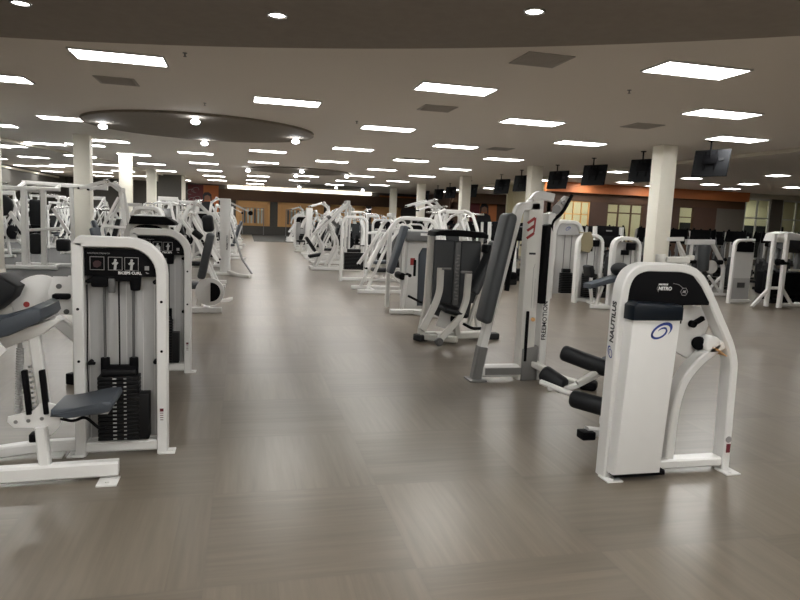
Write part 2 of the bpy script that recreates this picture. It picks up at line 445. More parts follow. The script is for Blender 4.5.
CIRC = ((-1.05, 17.15), (2.46, 30.6), (5.9, 44.6))
names = {(2, 0): 'large bright ceiling panel at upper right, closest to the dark soffit on the right', (-1, 1): 'large bright ceiling panel at upper left, just beyond the dark soffit',
 (1, 1): 'long bright ceiling panel just right of centre, nearest one above the aisle', (3, 1): 'bright ceiling panel second from the front on the right, above the cream column',
 (0, 2): 'bright ceiling panel directly in front of the near round dark ceiling disc', (2, 2): 'bright ceiling panel above the red-marked tall machine', (4, 2): 'bright ceiling panel right above the nearest hanging television',
 (-2, 2): 'bright ceiling panel cut by the left edge, second row', (1, 3): 'bright ceiling panel right of the near round dark disc', (3, 3): 'bright ceiling panel left of the nearest right column top'}
side = {-5: 'far left', -4: 'far left', -3: 'left', -2: 'left of the aisle', -1: 'left of the aisle', 0: 'above the aisle edge', 1: 'above the aisle', 2: 'above the right machine row', 3: 'beside the row of columns', 4: 'beside the televisions'}
for j in range(-6, 17):
    for i in range(-5, 5):
        if (i + j) % 2: continue
        x, y = LX0 + i * G, LY0 + j * G
        if j < 0 and (i < -4 or x * x > 150): continue
        if -1 <= j < 0 or (j == 0 and i < 2) or (j == 1 and i < -1): continue
        if i == 4 and j != 2: continue
        if any((x - a) ** 2 + (y - b) ** 2 < 2.95 ** 2 and (abs(x - a) < 2.9) for a, b in CIRC): continue
        if i <= -4 and y < 25: continue
        z = CH if j >= 0 else CH - .252  # negative rows: unseen soffit panels, added as fill for the near machines
        if y > 49 : continue
        lab = names.get((i, j))
        if not lab:
            d = 'near' if y < 16 else 'middle' if y < 27 else 'far' if y < 38 else 'farthest'
            lab = 'white rectangular ceiling light panel %s, in the %s rows' % (side[i], d) if j >= 0 else 'unseen fill light panel added in the soffit behind the viewpoint'
            grp = 'ceiling panels %s %s' % (side[i], d) if j >= 0 else 'added fill panels behind the viewpoint'
        else: grp = None
        place(P24, (x, y, z), 0, lab, grp)
for x, y in ((-5.2, 24.0), (-8.3, 26.4), (-9.96, 38.3), (-8.2, 41.9)):
    place(P24, (x, y, CH), 0, 'white rectangular ceiling light panel above the dense left weight machines', 'ceiling panels over the left weight area')
L22 = [(17.9, 18.9), (20.2, 22.8), (16.8, 21.9), (21.9, 25.7), (13.2, 27.5), (13.1, 24.3), (15.4, 27.1), (14.0, 36.1), (13.1, 39.8), (14.1, 31.8), (16.4, 39.6), (13.2, 21.3), (16.4, 25.8), (18.6, 26.9), (22.6, 23.0), (16.8, 33.6), (19.4, 24.1), (18.8, 40.7), (13.3, 43.0), (15.5, 14.5), (19.5, 15.5), (24.5, 19.5)]
for x, y in L22:
    far = y > 30
    place(P22, (x, y, CH), 0, 'small square ceiling light beyond the hanging televisions, %s' % ('far ones over the brown wall area' if far else 'over the cardio machines'), 'square ceiling lights ' + ('far' if far else 'over the cardio machines'))
# downlights in the soffit
def downlight(x, y, lab, grp=None):
    t = thing('downlight', lab, 'downlight', (x, y, CH - .252), 0, grp)
    f = MB(); f.tube([(.085 * math.cos(a * PI / 8), .085 * math.sin(a * PI / 8), -.004) for a in range(16)], .012, closed=True, nrm=(0, 0, 1), seg=6)
    f.build('trim_ring', 'chrome', t)
    MB().cyl((0, 0, .0), (0, 0, -.006), .075).build('lamp', 'can', t)
downlight(.28, 6.30, 'recessed round downlight in the dark soffit, left of centre at the top')
downlight(2.40, 5.36, 'bright recessed round downlight in the dark soffit, right of centre at the top')
downlight(-2.0, 6.82, 'recessed round downlight in the dark soffit at the top left corner')
# round pendant lamps round the dark discs
def pendant(x, y, lab, grp):
    t = thing('pendant_lamp', lab, 'pendant lamp', (x, y, CH - .058), 0, grp)
    MB().cyl((0, 0, 0), (0, 0, -.02), .07).cyl((0, 0, -.02), (0, 0, -.06), .02).build('mount', 'tick', t)
    MB().sphere((0, 0, -.10), .10, (1, 1, .55), 16).build('bulb', 'bulb', t)
for (x, y), l in zip(((-3.3, 17.05), (-1.04, 14.95), (-1.1, 19.5), (1.3, 17.4)), ('leftmost', 'front', 'rear', 'rightmost')):
    pendant(x, y, 'glowing round lamp at the %s edge of the near round dark ceiling disc' % l, 'round lamps of the near ceiling disc')
for (x, y), l in zip(((.17, 30.4), (2.45, 28.85), (2.46, 32.35), (4.7, 30.6)), ('leftmost', 'front', 'rear', 'rightmost')):
    pendant(x, y, 'glowing round lamp at the %s edge of the second round dark ceiling disc' % l, 'round lamps of the second ceiling disc')
for (x, y), l in zip(((3.65, 44.6), (5.9, 42.8), (8.0, 44.6)), ('leftmost', 'front', 'rightmost')):
    pendant(x, y, 'glowing round lamp at the %s edge of the farthest round dark ceiling disc' % l, 'round lamps of the farthest ceiling disc')
# vents
def vent(x, y, w_, d_, lab):
    t = thing('ceiling_vent', lab, 'vent', (x, y, CH))
    MB().box((0, 0, -.006), (w_, d_, .012), bev=.003).build('frame', 'vent', t)
    s = MB()
    for k in range(9): s.box((0, -d_ * .4 + k * d_ * .1, -.014), (w_ * .86, .012, .008))
    s.build('slats', 'vent', t)
vent(3.62, 7.78, .62, .62, 'grey square ceiling vent touching the dark soffit, right of centre')
vent(3.45, 11.75, .62, .62, 'grey square ceiling vent between the two centre light panels')
vent(7.75, 11.75, .62, .62, 'grey square ceiling vent above the cream column on the right')
vent(-2.05, 11.75, .62, .62, 'grey square ceiling vent behind the upper left light panel')
vent(6.9, 17.1, .62, .62, 'grey square ceiling vent above the middle televisions')
vent(5.5, 21.6, .62, .62, 'grey square ceiling vent over the middle of the right machine rows')

# ------------------------------------------------------------ hanging televisions
def make_tv():
    t = thing('television', None, 'television')
    MB().cyl((0, 0, 0), (0, 0, -.02), .07).build('ceiling_plate', 'black', t)
    MB().tube([(0, 0, -.02), (0, 0, -.34), (0, .03, -.42)], .02, fil=.05, nrm=(1, 0, 0)).build('pole', 'black', t)
    a = -.18
    MB().box((0, .06, -.50), (.82, .05, .62), rot=(a, 0, 0), bev=.012).build('housing', 'tvback', t)
    MB().box((0, .087, -.496), (.78, .006, .58), rot=(a, 0, 0)).build('screen', 'glass', t)
    b = MB(); b.box((0, .0, -.42), (.34, .025, .22), rot=(a, 0, 0), bev=.005)
    for sx in (-.12, .12): b.box((sx, .005, -.45), (.03, .03, .44), rot=(a, 0, 0), bev=.004)
    b.build('mount_bracket', 'black', t)
    MB().box((.25, .035, -.42), (.10, .02, .06), rot=(a, 0, 0)).build('port_label', 'char', t)
    return t
TV = make_tv()
for k, (x, y) in enumerate(((10.28, 12.85), (10.3, 15.45), (10.15, 17.7), (10.35, 20.4), (10.25, 23.1), (10.5, 25.7), (10.9, 30.6), (10.8, 33.6), (11.0, 36.5), (11.0, 39.5))):
    place(TV, (x, y, CH), -1.15, ['nearest black television hanging from the ceiling, right of the big cream column', 'black television hanging directly left of the big cream column, partly behind it', 'black television hanging third in the row from the right', 'black television hanging fourth from the right, just right of the second column', 'black television mostly hidden behind the second cream column', 'black television hanging first to the left of the second column'][k] if k < 6 else 'small distant black television hanging in the far half of the row', 'televisions hanging from the ceiling', 'television')

# ============================================================ THE NEAR MACHINES
def stack_mesh(x0, x1, y0, y1, z0, z1, n):
    mb = MB(); h = (z1 - z0) / n
    for k in range(n): mb.box(((x0 + x1) / 2, (y0 + y1) / 2, z0 + h * (k + .5)), (x1 - x0, y1 - y0, h * .86), bev=.003, seg=1)
    return mb
def pad(mb, c, d, rot=None, bev=.03): return mb.box(c, d, rot, bev, 3)

def tower_frame(t, W, H, w_, d_, m_='white'):
    r = .2
    x = W - w_ / 2; z = H - w_ / 2
    pts = [Vector((-x, 0, 0)), Vector((-x, 0, z - .012)), Vector((-x + .012, 0, z))]
    for k in range(9):
        a = PI / 2 - k * PI / 16
        pts.append(Vector((x - r + r * math.cos(a), 0, z - r + r * math.sin(a))))
    pts.append(Vector((x, 0, 0)))
    b = .006; X, Y = w_ / 2, d_ / 2
    sec = [(X - b, -Y), (X, -Y + b), (X, Y - b), (X - b, Y), (-X + b, Y), (-X, Y - b), (-X, -Y + b), (-X + b, -Y)]
    mb = MB(); mb.sweep(pts, sec, (0, 1, 0))
    mb.rtube([(-x, 0, .055), (x, 0, .055)], .07, d_ * .8, nrm=(0, 1, 0))
    o = mb.build('tower_frame', m_, t)
    for sx in (-1, 1): MB().box((sx * (x + .03), -.03, .005), (.1, .1, .01), bev=.002).cyl((sx * (x + .055), -.05, .01), (sx * (x + .055), -.05, .018), .012).build('floor_plate', m_, o)
    bl = MB()
    for z_ in (1.0, .68, .3): bl.cyl((x, -d_ / 2 - .004, z_), (x, -d_ / 2 + .01, z_), .009, seg=8)
    for z_ in (.95, .62): bl.cyl((-x, -d_ / 2 - .004, z_), (-x, -d_ / 2 + .01, z_), .009, seg=8)
    bl.build('bolts', 'black', o)
    return o
def placard(t, W, H, y, letter=None):
    r = .17; x = W - .07
    out = [(-W + .067, H - .245), (-W + .067, H - .075)]
    for k in range(9):
        a = PI / 2 - k * PI / 16
        out.append((x - r + r * math.cos(a) + .01, H - .075 - r + r * math.sin(a)))
    out += [(x + .01, H - .245)]
    p = MB().prism(out, (0, y, 0), (1, 0, 0), (0, 0, 1), .012, .002).build('placard', 'black', t)
    yy = y - .008
    fr = MB()
    for k, cx_ in enumerate((-.135, -.03, .065)):
        s = .04
        fr.tube([(cx_ - s, yy, H - .165 - s), (cx_ + s, yy, H - .165 - s), (cx_ + s, yy, H - .165 + s), (cx_ - s, yy, H - .165 + s)], .0018, closed=True, nrm=(0, 1, 0), seg=4)
    fr.build('picture_border', 'greyink', p)
    for cx_ in (-.03, .065):
        fg = MB(); fg.prism([(-.01, -.035), (.005, -.035), (.008, -.005), (.018, .008), (.012, .014), (.006, .012), (.006, .02), (-.006, .02), (-.010, .012), (-.02, .004), (-.014, -.004), (-.006, 0)], (cx_, yy, H - .168), (1, 0, 0), (0, 0, 1), .002)
        fg.prism(circ(0, 0, .008, n=10), (cx_ + .001, yy, H - .143), (1, 0, 0), (0, 0, 1), .002)
        fg.build('printed_figure', 'panel', p)
    MB().prism([(-.02, -.018), (.0, -.024), (.02, -.012), (.024, .01), (.008, .02), (-.012, .018), (-.024, .005)], (-.135, yy, H - .168), (1, 0, 0), (0, 0, 1), .002).build('printed_muscle_picture', 'dimred', p)
    MB().prism([(-.013, -.013), (.013, -.013), (.013, .013), (-.013, .013)], (.155, yy, H - .19), (1, 0, 0), (0, 0, 1), .002, 0).prism([(-.01, 0), (0, -.004), (.012, -.009), (0, -.012), (-.006, -.008)], (.157, yy, H - .214), (1, 0, 0), (0, 0, 1), .002).build('printed_badge', 'greyink', p)
    if letter:
        text(letter, .024, (.055, yy, H - .223), (1, 0, 0), (0, 0, 1), 'tick', 'exercise_lettering', p, bold=.0006)
    text('NAUTILUS STRENGTH', .013, (-.125, yy, H - .103), (1, 0, 0), (0, 0, 1), 'greyink', 'maker_lettering', p)
    return p
def weights(t, x0, xm, x1, y, z0, zm, zs, zt):
    sp = stack_mesh(x0, xm, y - .07, y + .07, z0, zs, 16)
    sp.box(((x0 + xm) / 2 + .03, y, (z0 + zm) / 2), (xm - x0 + .06, .12, zm - z0), bev=.006)
    sp.box(((x0 + xm) / 2, y, (zs + zt) / 2 - .03), (xm - x0 - .04, .10, zt - zs - .06), bev=.01)
    s = sp.build('weight_stack', 'stack', t)
    mb = MB(); h = (zs - z0) / 16; c = (x0 + xm) / 2
    for k in range(16):
        mb.box((c - .02, y - .074, z0 + h * (k + .5)), (.022, .004, .008)); mb.box((c + .042, y - .074, z0 + h * (k + .5)), (.016, .004, .006))
    mb.build('weight_numbers', 'panel', s)
    mb = MB()
    for sx in (-1, 1):
        mb.cyl((c + sx * .085, y, zt - .1), (c + sx * .085, y, zt + .01), .028, bev=.004)
    mb.box((c, y, zt - .06), (.2, .06, .04), bev=.01)
    mb.build('damper_cups', 'black', s)
    for sx in (-1, 1): MB().cyl((c + sx * .085, y, z0), (c + sx * .085, y, 1.20), .009, seg=10).build('guide_rod', 'darkmetal', t)
    MB().cyl((c, y, zt - .05), (c, y, 1.2), .005, seg=8).build('cable', 'black', t)
    hd = MB()
    hd.box((c - .105, y - .01, 1.12), (.10, .07, .07), bev=.012).cyl((c + .1, y - .01, 1.155), (c + .1, y - .01, 1.065), .036, .030, bev=.008).box((c, y - .01, 1.14), (.24, .05, .035), bev=.008)
    h = hd.build('rod_clamp', 'black', t)
    MB().box((c - .035, y - .03, 1.095), (.04, .03, .09), bev=.006).box((c - .035, y - .047, 1.065), (.022, .004, .014)).build('cable_shackle', 'darkmetal', h)

# --- nearest left machine: arm curl
def curl_machine(loc, label, full, letter):
    t = thing('curl_machine', label, 'exercise machine', loc)
    W, H = .275, 1.40
    tower_frame(t, W, H, .062, .13)
    MB().box((0, .045, .72), (2 * W - .1, .012, 1.25), bev=.002).build('shroud', 'panel', t)
    sh = MB()
    for x in (-.2, -.1, .02, .12, .19): sh.box((x, .037, .72), (.004, .006, 1.24))
    sh.build('shroud_ribs', 'lpanel', t)
    placard(t, W, H, -.03, letter)
    weights(t, -.14, .105, .2, -.0, .10, .40, .52, .62)
    k = MB()
    for z in (1.12, .60): k.cyl((-W + .085, -.02, z), (-W + .085, .03, z), .014).box((-W + .095, -.03, z), (.05, .02, .018), bev=.004)
    for z in (1.12, .60): k.cyl((W - .075, -.02, z), (W - .075, .03, z), .014)
    k.build('shroud_knobs', 'black', t)
    cb = MB(); cb.tube([(-W + .075, -.02, 1.1), (-W + .078, -.03, .9), (-W + .07, -.02, .6), (-W + .078, -.02, .25)], .004, fil=.1, seg=6)
    cb.build('pin_cord', 'black', t)
    MB().box((W - .031, -.068, .26), (.028, .004, .11)).build('warning_label', 'tick', t)
    mk = MB()
    for z_ in (.23, .245, .26, .275): mk.box((W - .031, -.071, z_), (.02, .003, .004))
    mk.box((W - .031, -.071, .295), (.022, .003, .02)); mk.build('label_print', 'maroon', t)
    if not full: return t
    # rear base rail, curves away to the left
    MB().rtube([(-.2, .02, .06), (-.55, .0, .06), (-.85, -.12, .05), (-1.1, -.3, .05)], .075, .07, fil=.25, nrm=(0, 0, 1)).box((-.42, -.03, .006), (.14, .1, .012), bev=.002).build('rear_base_rail', 'white', t)
    # front rail with foot, upright
    MB().rtube([(.045, -.43, .065), (-1.1, -.50, .065)], .09, .075, nrm=(0, 1, 0)).build('front_base_rail', 'white', t)
    MB().box((.0, -.50, .006), (.11, .13, .012), bev=.002).cyl((.0, -.53, .012), (.0, -.53, .02), .012).build('floor_foot', 'white', t)
    MB().rtube([(-.34, -.45, .08), (-.365, -.42, .32)], .06, .06, nrm=(0, 1, 0)).build('seat_post', 'white', t)
    # pivot plate of the seat
    pl = [(-.135, -.01), (-.13, .022), (.0, .05), (.03, .088), (.075, .1), (.12, .085), (.14, .045), (.155, .0), (.13, -.05), (.09, -.095), (.045, -.09), (.0, -.045), (-.1, -.045)]
    p = MB().prism(pl, (-.41, -.40, .36), (1, 0, 0), (0, 0, 1), .012, .003).build('seat_bracket', 'white', t)
    for x, z in ((-.5, .35), (-.435, .355), (-.345, .42), (-.30, .395), (-.345, .31), (-.365, .365)): MB().cyl((x, -.41, z), (x, -.395, z), .011).build('bolt', 'steel', p)
    s = MB()
    out = [(-.17, -.01), (-.165, .03), (-.05, .04), (.10, .07), (.15, .075), (.16, .05), (.14, .01), (.08, -.005), (-.08, -.015)]
    s.prism(out, (-.125, -.36, .415), (1, 0, 0), (0, 0, 1), .34, .022)
    s.build('seat', 'vinyl', t)
    MB().rtube([(-.3, -.36, .385), (-.02, -.36, .385)], .025, .05, nrm=(0, 1, 0)).build('seat_rail', 'white', t)
    MB().tube([(-.27, -.4, .36), (-.2, -.4, .34), (-.14, -.4, .37), (-.06, -.4, .29), (-.03, -.4, .3)], .009, fil=.03).build('seat_handle', 'black', t)
    MB().box((-.41, -.35, .24), (.07, .07, .05), bev=.008).build('foot_stop', 'black', t)
    # arm pad column
    MB().rtube([(-.36, -.36, .42), (-.40, -.38, .86)], .06, .05, nrm=(0, 1, 0)).build('pad_post', 'white', t)
    f = MB()
    for dx in (-.055, .035): f.box((-.385 + dx, -.40, .52), (.028, .04, .26), rot=(0, -.08, 0), bev=.006)
    f.build('adjuster_guards', 'black', t)
    q = MB()
    for k in range(9): q.box((-.405 - .002 * k, -.405, .43 + .03 * k), (.014, .02, .014))
    q.build('adjuster_teeth', 'steel', t)
    q = MB(); q.cyl((-.5, -.36, .38), (-.48, -.36, .80), .012)
    for k in range(26): q.cyl((-.4995 + .00077 * k * 1.0, -.36, .40 + .0145 * k), (-.499 + .00077 * k, -.36, .408 + .0145 * k), .021, seg=12)
    q.build('coil_spring', 'panel', t)
    out = [(-.62, -.055), (-.62, .02), (-.36, .03), (-.22, .02), (-.12, .075), (.03, .145), (.065, .13), (.075, .08), (.055, .055), (-.10, -.02), (-.20, -.045)]
    MB().prism(out, (-.39, -.33, .885), (1, 0, 0), (0, 0, 1), .40, .022).build('arm_pad', 'vinyl', t)
    out = [(-.3, -.04), (-.3, -.11), (-.16, -.13), (.1, -.02), (.2, .06), (.17, .08), (0, .0)]
    MB().prism(out, (-.45, -.36, .875), (1, 0, 0), (0, 0, 1), .1, .01).build('pad_support', 'white', t)
    MB().prism([(-.12, -.12), (-.06, .02), (.05, .04), (.12, -.06), (.02, -.16), (-.05, -.14)], (-.60, -.57, .86), (1, 0, 0), (0, 0, 1), .012, .003).build('pad_bracket', 'white', t)
    # cam disc and its arm behind the pad
    out = circ(0, 0, .165, -.2, PI + .5, 20) + [(-.2, -.16), (-.1, -.13), (.08, -.12)]
    d = MB().prism(out, (-.50, .12, .975), (1, 0, 0), (0, 0, 1), .05, .008).build('cam_disc', 'white', t)
    MB().cyl((-.575, .12, .955), (-.575, .09, .955), .018).build('red_pin_knob', 'red', d)
    MB().cyl((-.61, .12, .985), (-.61, .1, .985), .012).box((-.48, .12, 1.04), (.07, .006, .012), rot=(0, .4, 0)).build('disc_bolts', 'darkmetal', d)
    MB().rtube([(-.60, .15, .93), (-.42, .12, .86), (-.27, .05, .75)], .07, .06, fil=.06, nrm=(0, 1, 0)).build('link_arm', 'white', t)
    MB().prism([(-.08, -.12), (-.11, .02), (-.08, .12), (.05, .12), (.05, -.12)], (-.325, .04, 1.02), (1, 0, 0), (0, 0, 1), .014, .003).build('side_bracket', 'white', t)
    MB().box((-.35, .0, 1.02), (.1, .06, .035), bev=.012).build('bracket_pad', 'black', t)
    for bx_, bz_ in ((-.37, 1.08), (-.33, .92)): MB().cyl((bx_, .035, bz_), (bx_, .02, bz_), .016).build('bolt', 'darkmetal', t)
    out = [(-.3, -.13), (-.32, .06), (-.1, .09), (.0, .02), (-.03, -.05), (-.12, -.13)]
    MB().prism(out, (-.58, .1, 1.06), (1, 0, 0), (0, 0, 1), .3, .03).build('elbow_pad', 'bvinyl', t)
    MB().prism([(-.25, -.17), (-.25, -.08), (-.02, -.03), (.02, -.1)], (-.62, .16, 1.0), (1, 0, 0), (0, 0, 1), .12, .02).build('handle_cover', 'white2', t)
    return t
curl_machine((-.745, 4.35, 0), 'nearest white arm curl machine at left, slate seat and arm pads beside its tower', True, 'BICEPS CURL')
t2 = curl_machine((-.765, 6.56, 0), 'white weight tower standing directly behind the nearest arm curl machine', False, 'TRICEPS')
MB().rtube([(-.2, .02, .06), (-.45, -.1, .06), (-.7, -.38, .05)], .09, .07, fil=.2, nrm=(0, 0, 1)).build('base_rail', 'white', t2)
MB().box((-.70, -.42, .05), (.1, .08, .1), rot=(0, 0, -.5), bev=.01).build('rail_end_cap', 'black', t2)

# --- nearest right machine: leg curl with blue swirl
def swirl(mb, c, ux, uy, s, tilt=.5):
    """two crescent arcs wound round each other"""
    nn = Vector(ux).cross(Vector(uy))
    for a0, a1, r0, r1, wm in ((-1.1, 3.4, 1.0, .95, .34), (2.3, 6.6, 1.0, .42, .26), (-.6, 2.2, .5, .42, .2)):
        n_ = 22; prev = None
        for k in range(n_ + 1):
            f = k / n_; a = a0 + (a1 - a0) * f; r = s * (r0 + (r1 - r0) * f)
            wd = s * (.03 + wm * math.sin(PI * f) ** .8)
            q = []
            for rr in (r + wd / 2, r - wd / 2):
                x, y = rr * math.cos(a) * 1.2, rr * math.sin(a) * .68
                q.append(mb.bm.verts.new(Vector(c) + Vector(ux) * (x * math.cos(tilt) - y * math.sin(tilt)) + Vector(uy) * (x * math.sin(tilt) + y * math.cos(tilt))))
            if prev: mb.bm.faces.new((prev[0], q[0], q[1], prev[1]))
            prev = q
    return mb
t = thing('leg_curl_machine', 'nearest white leg curl machine at right, blue swirl on its front cover', 'exercise machine', (2.27, 3.55, 0))
def nx(x): return x - 2.27
out = [(2.275, 0), (2.285, 1.10), (2.295, 1.24), (2.33, 1.315), (2.41, 1.352), (2.69, 1.352), (2.79, 1.325), (2.86, 1.25), (2.91, 1.17), (3.10, .86), (3.145, .74), (3.16, 0)]
pts = fillet([(nx(a), 0, b) for a, b in out], .05, 3)
b_ = .009; X_, Y_ = .028, .055
sec = [(X_ - b_, -Y_), (X_, -Y_ + b_), (X_, Y_ - b_), (X_ - b_, Y_), (-X_ + b_, Y_), (-X_, Y_ - b_), (-X_, -Y_ + b_), (-X_ + b_, -Y_)]
fr = MB().sweep(pts, sec, (0, 1, 0))
fr.rtube([(nx(2.34), 0, .065), (nx(3.12), 0, .065)], .06, .1, nrm=(0, 1, 0))
fr.rtube([(nx(3.09), .02, .87), (nx(2.92), .02, .77), (nx(2.79), .02, .62), (nx(2.745), .02, .42), (nx(2.74), .02, .06)], .06, .1, fil=.12, nrm=(0, 1, 0))
o = fr.build('tower_frame', 'white', t)
for x in (2.285, 3.16): MB().box((nx(x), -.07, .005), (.11, .12, .01), bev=.002).cyl((nx(x) - .01, -.10, .01), (nx(x) - .01, -.10, .019), .013).build('floor_plate', 'white', o)
out = [(2.305, 1.0), (2.308, 1.20), (2.325, 1.27), (2.36, 1.31), (2.42, 1.33), (2.68, 1.33), (2.76, 1.31), (2.83, 1.24), (2.90, 1.14), (2.90, 1.12), (2.71, 1.12), (2.71, 1.0)]
p = MB().prism([(nx(a), b) for a, b in out], (0, -.045, 0), (1, 0, 0), (0, 0, 1), .012, .002).build('header_panel', 'black', t)
text('NITRO', .031, (nx(2.565), -.054, 1.222), (1, 0, 0), (0, 0, 1), 'tick', 'model_lettering', p, bold=.001, shear=.15)
text('NAUTILUS', .014, (nx(2.55), -.054, 1.248), (1, 0, 0), (0, 0, 1), 'tick', 'small_lettering', p, bold=.0006, shear=.2)
mb = MB()
mb.tube([(nx(2.52), -.054, 1.248), (nx(2.508), -.054, 1.222), (nx(2.52), -.054, 1.20)], .0015, seg=4, nrm=(0, 1, 0))
mb.tube([(nx(2.62), -.054, 1.256), (nx(2.66), -.054, 1.25), (nx(2.70), -.054, 1.225)], .0015, seg=4, nrm=(0, 1, 0))
mb.tube([(nx(2.705) + .026 * math.cos(a * PI / 3), -.054, 1.205 + .026 * math.sin(a * PI / 3)) for a in range(6)], .0016, closed=True, seg=4, nrm=(0, 1, 0))
MB().prism([(-.012, -.01), (-.004, .01), (.006, .004), (.013, .012), (.01, -.01), (.0, -.004)], (nx(2.705), -.054, 1.205), (1, 0, 0), (0, 0, 1), .002).build('printed_badge', 'greyink', p)
mb.build('printed_marks', 'greyink', p)
c = MB(); out = [(2.335, 1.035), (2.335, 1.125), (2.36, 1.145), (2.668, 1.13), (2.682, 1.115), (2.682, 1.035)]
c.prism([(nx(a - .045), b) for a, b in out], (0, -.10, 0), (1, 0, 0), (0, 0, 1), .12, .012)
c.build('cover_cap', 'navy', t)
c = MB().prism([(nx(2.262), .05), (nx(2.298), 1.045), (nx(2.638), 1.045), (nx(2.592), .05)], (0, -.08, 0), (1, 0, 0), (0, 0, 1), .13, .022)
cv = c.build('front_cover', 'white', t)
MB().box((nx(2.46), -.06, .045), (.36, .12, .03)).build('cover_base', 'black', t)
mb = swirl(MB(), (nx(2.50), -.1465, .965), (1, 0, 0), (0, 0, 1), .062)
mb.build('blue_swirl_emblem', 'blue', cv)
text('NAUTILUS', .056, (nx(2.2552), .0, 1.0), (.009, 0, 1), (0, 1, 0), 'ink', 'side_lettering', o, bold=.0016, shear=.1)
mb = swirl(MB(), (nx(2.2520), .0, .81), (0, 0, 1), (0, 1, 0), .032); mb.build('small_swirl_emblem', 'blue', o)
MB().cyl((nx(3.155), -.058, .22), (nx(3.155), -.054, .22), .022).build('round_sticker', 'greyink', o)
MB().box((nx(3.158), -.057, .16), (.03, .004, .06)).build('warning_sticker', 'maroon', o)
MB().box((nx(3.02), -.01, .815), (.1, .12, .004), rot=(0, .55, 0)).build('yellow_sticker', 'wood', o)
# cam plate and counter roller seen through the frame
d = MB().prism([(-.14, -.14), (-.16, .1), (-.08, .17), (.08, .14), (.12, .02), (.07, -.12), (-.02, -.2)], (nx(2.90), .10, .945), (1, 0, 0), (0, 0, 1), .05, .008).build('cam_plate', 'white', t)
MB().cyl((nx(2.88), .075, .98), (nx(2.88), .045, .98), .024).box((nx(2.92), .06, 1.0), (.09, .03, .03), rot=(0, -.5, 0), bev=.005).build('range_pin', 'black', d)
MB().cyl((nx(2.985), .07, .855), (nx(2.985), -.03, .855), .058, bev=.01).build('counterweight', 'white', t)
MB().cyl((nx(2.945), .05, .855), (nx(2.91), .03, .855), .045, bev=.01).build('counterweight_bumper', 'black', t)
MB().rtube([(nx(2.95), .2, 1.05), (nx(2.93), .2, .86)], .03, .03, nrm=(0, 1, 0)).cyl((nx(2.965), .17, 1.03), (nx(2.965), .12, 1.03), .022).build('lever', 'darkmetal', t)
# body behind the tower: base, seat, pads, rollers
MB().rtube([(nx(2.62), .06, .06), (nx(3.0), .95, .06)], .08, .08, nrm=(0, 0, 1)).rtube([(nx(2.8), .9, .05), (nx(3.2), .9, .05)], .08, .07, nrm=(0, 0, 1)).build('base_rail', 'white', t)
MB().rtube([(nx(2.74), .35, .08), (nx(2.72), .35, .55)], .08, .08, nrm=(0, 1, 0)).rtube([(nx(3.0), .95, .08), (nx(2.98), .85, 1.28)], .07, .08, nrm=(1, 0, 0)).build('seat_column', 'white', t)
pad(MB(), (nx(2.82), .55, .58), (.34, .42, .08), (0, 0, 0)).build('seat', 'vinyl', t)
pad(MB(), (nx(3.12), .85, .85), (.30, .09, .5), (-.15, 0, 0)).build('back_pad', 'vinyl', t)
MB().rtube([(nx(3.18), .86, 1.355), (nx(3.42), .86, 1.36)], .05, .05, nrm=(0, 1, 0)).cyl((nx(3.17), .86, 1.33), (nx(3.17), .86, 1.40), .04, bev=.01).cyl((nx(3.44), .86, 1.36), (nx(3.44), .86, 1.40), .03, bev=.01).rtube([(nx(3.18), .86, 1.2), (nx(3.20), .86, 1.38)], .05, .05, nrm=(0, 1, 0)).build('head_bar', 'white2', t)
MB().cyl((nx(2.25), .62, .68), (nx(2.50), .38, .60), .058, bev=.03, seg=20).build('thigh_pad', 'bvinyl', t)
MB().cyl((nx(2.14), .68, .52), (nx(2.25), .53, .44), .062, bev=.03, seg=20).build('shin_roller', 'bvinyl', t)
MB().cyl((nx(2.23), .40, .40), (nx(2.42), .16, .38), .062, bev=.03, seg=20).build('ankle_roller', 'bvinyl', t)
MB().rtube([(nx(2.13), .56, .43), (nx(2.30), .52, .44), (nx(2.55), .45, .60)], .035, .045, fil=.05, nrm=(0, 1, 0)).cyl((nx(2.1), .62, .46), (nx(2.32), .3, .40), .02).build('roller_arm', 'white', t)
MB().rtube([(nx(2.28), .42, .50), (nx(2.5), .42, .62)], .03, .04, nrm=(0, 1, 0)).build('pad_arm', 'white2', t)
MB().rtube([(nx(2.38), .42, .15), (nx(2.74), .42, .10)], .06, .06, nrm=(0, 1, 0)).build('foot_rail', 'white', t)
MB().box((nx(2.37), .40, .13), (.1, .1, .06), bev=.01).build('rail_cap', 'black', t)

# --- second right machine: tall tower with slanted slate backrest
t = thing('cable_press_machine', 'tall white tower machine with a long slanted slate pad and red marks, right of aisle', 'exercise machine', (2.3, 6.0, 0))
def fx(x): return x - 2.3
MB().rtube([(fx(2.345), 0, .33), (fx(2.645), 0, 1.70), (fx(2.67), 0, 1.76), (fx(2.86), 0, 1.77)], .085, .10, fil=.04, nrm=(0, 1, 0)).build('slanted_post', 'white', t)
MB().rtube([(fx(2.30), 0, .02), (fx(2.352), 0, .35)], .10, .115, nrm=(0, 1, 0)).build('post_boot', 'steel', t)
MB().box((fx(2.30), 0, .01), (.18, .2, .02), bev=.004).build('floor_plate', 'steel', t)
MB().rtube([(fx(2.36), 0, .10), (fx(2.85), 0, .10)], .12, .1, nrm=(0, 1, 0)).build('base_beam', 'white', t)
MB().rtube([(fx(2.38), -.055, .1), (fx(2.8), -.055, .1)], .07, .006, nrm=(0, 1, 0)).build('beam_plate', 'steel', t)
sl = MB().prism([(-.10, .0), (-.10, 1.72), (-.06, 1.84), (.06, 1.84), (.06, 0)], (fx(2.845), .02, .0), (1, 0, 0), (0, 0, 1), .14, .015)
s1 = sl.build('tower_slab', 'white2', t)
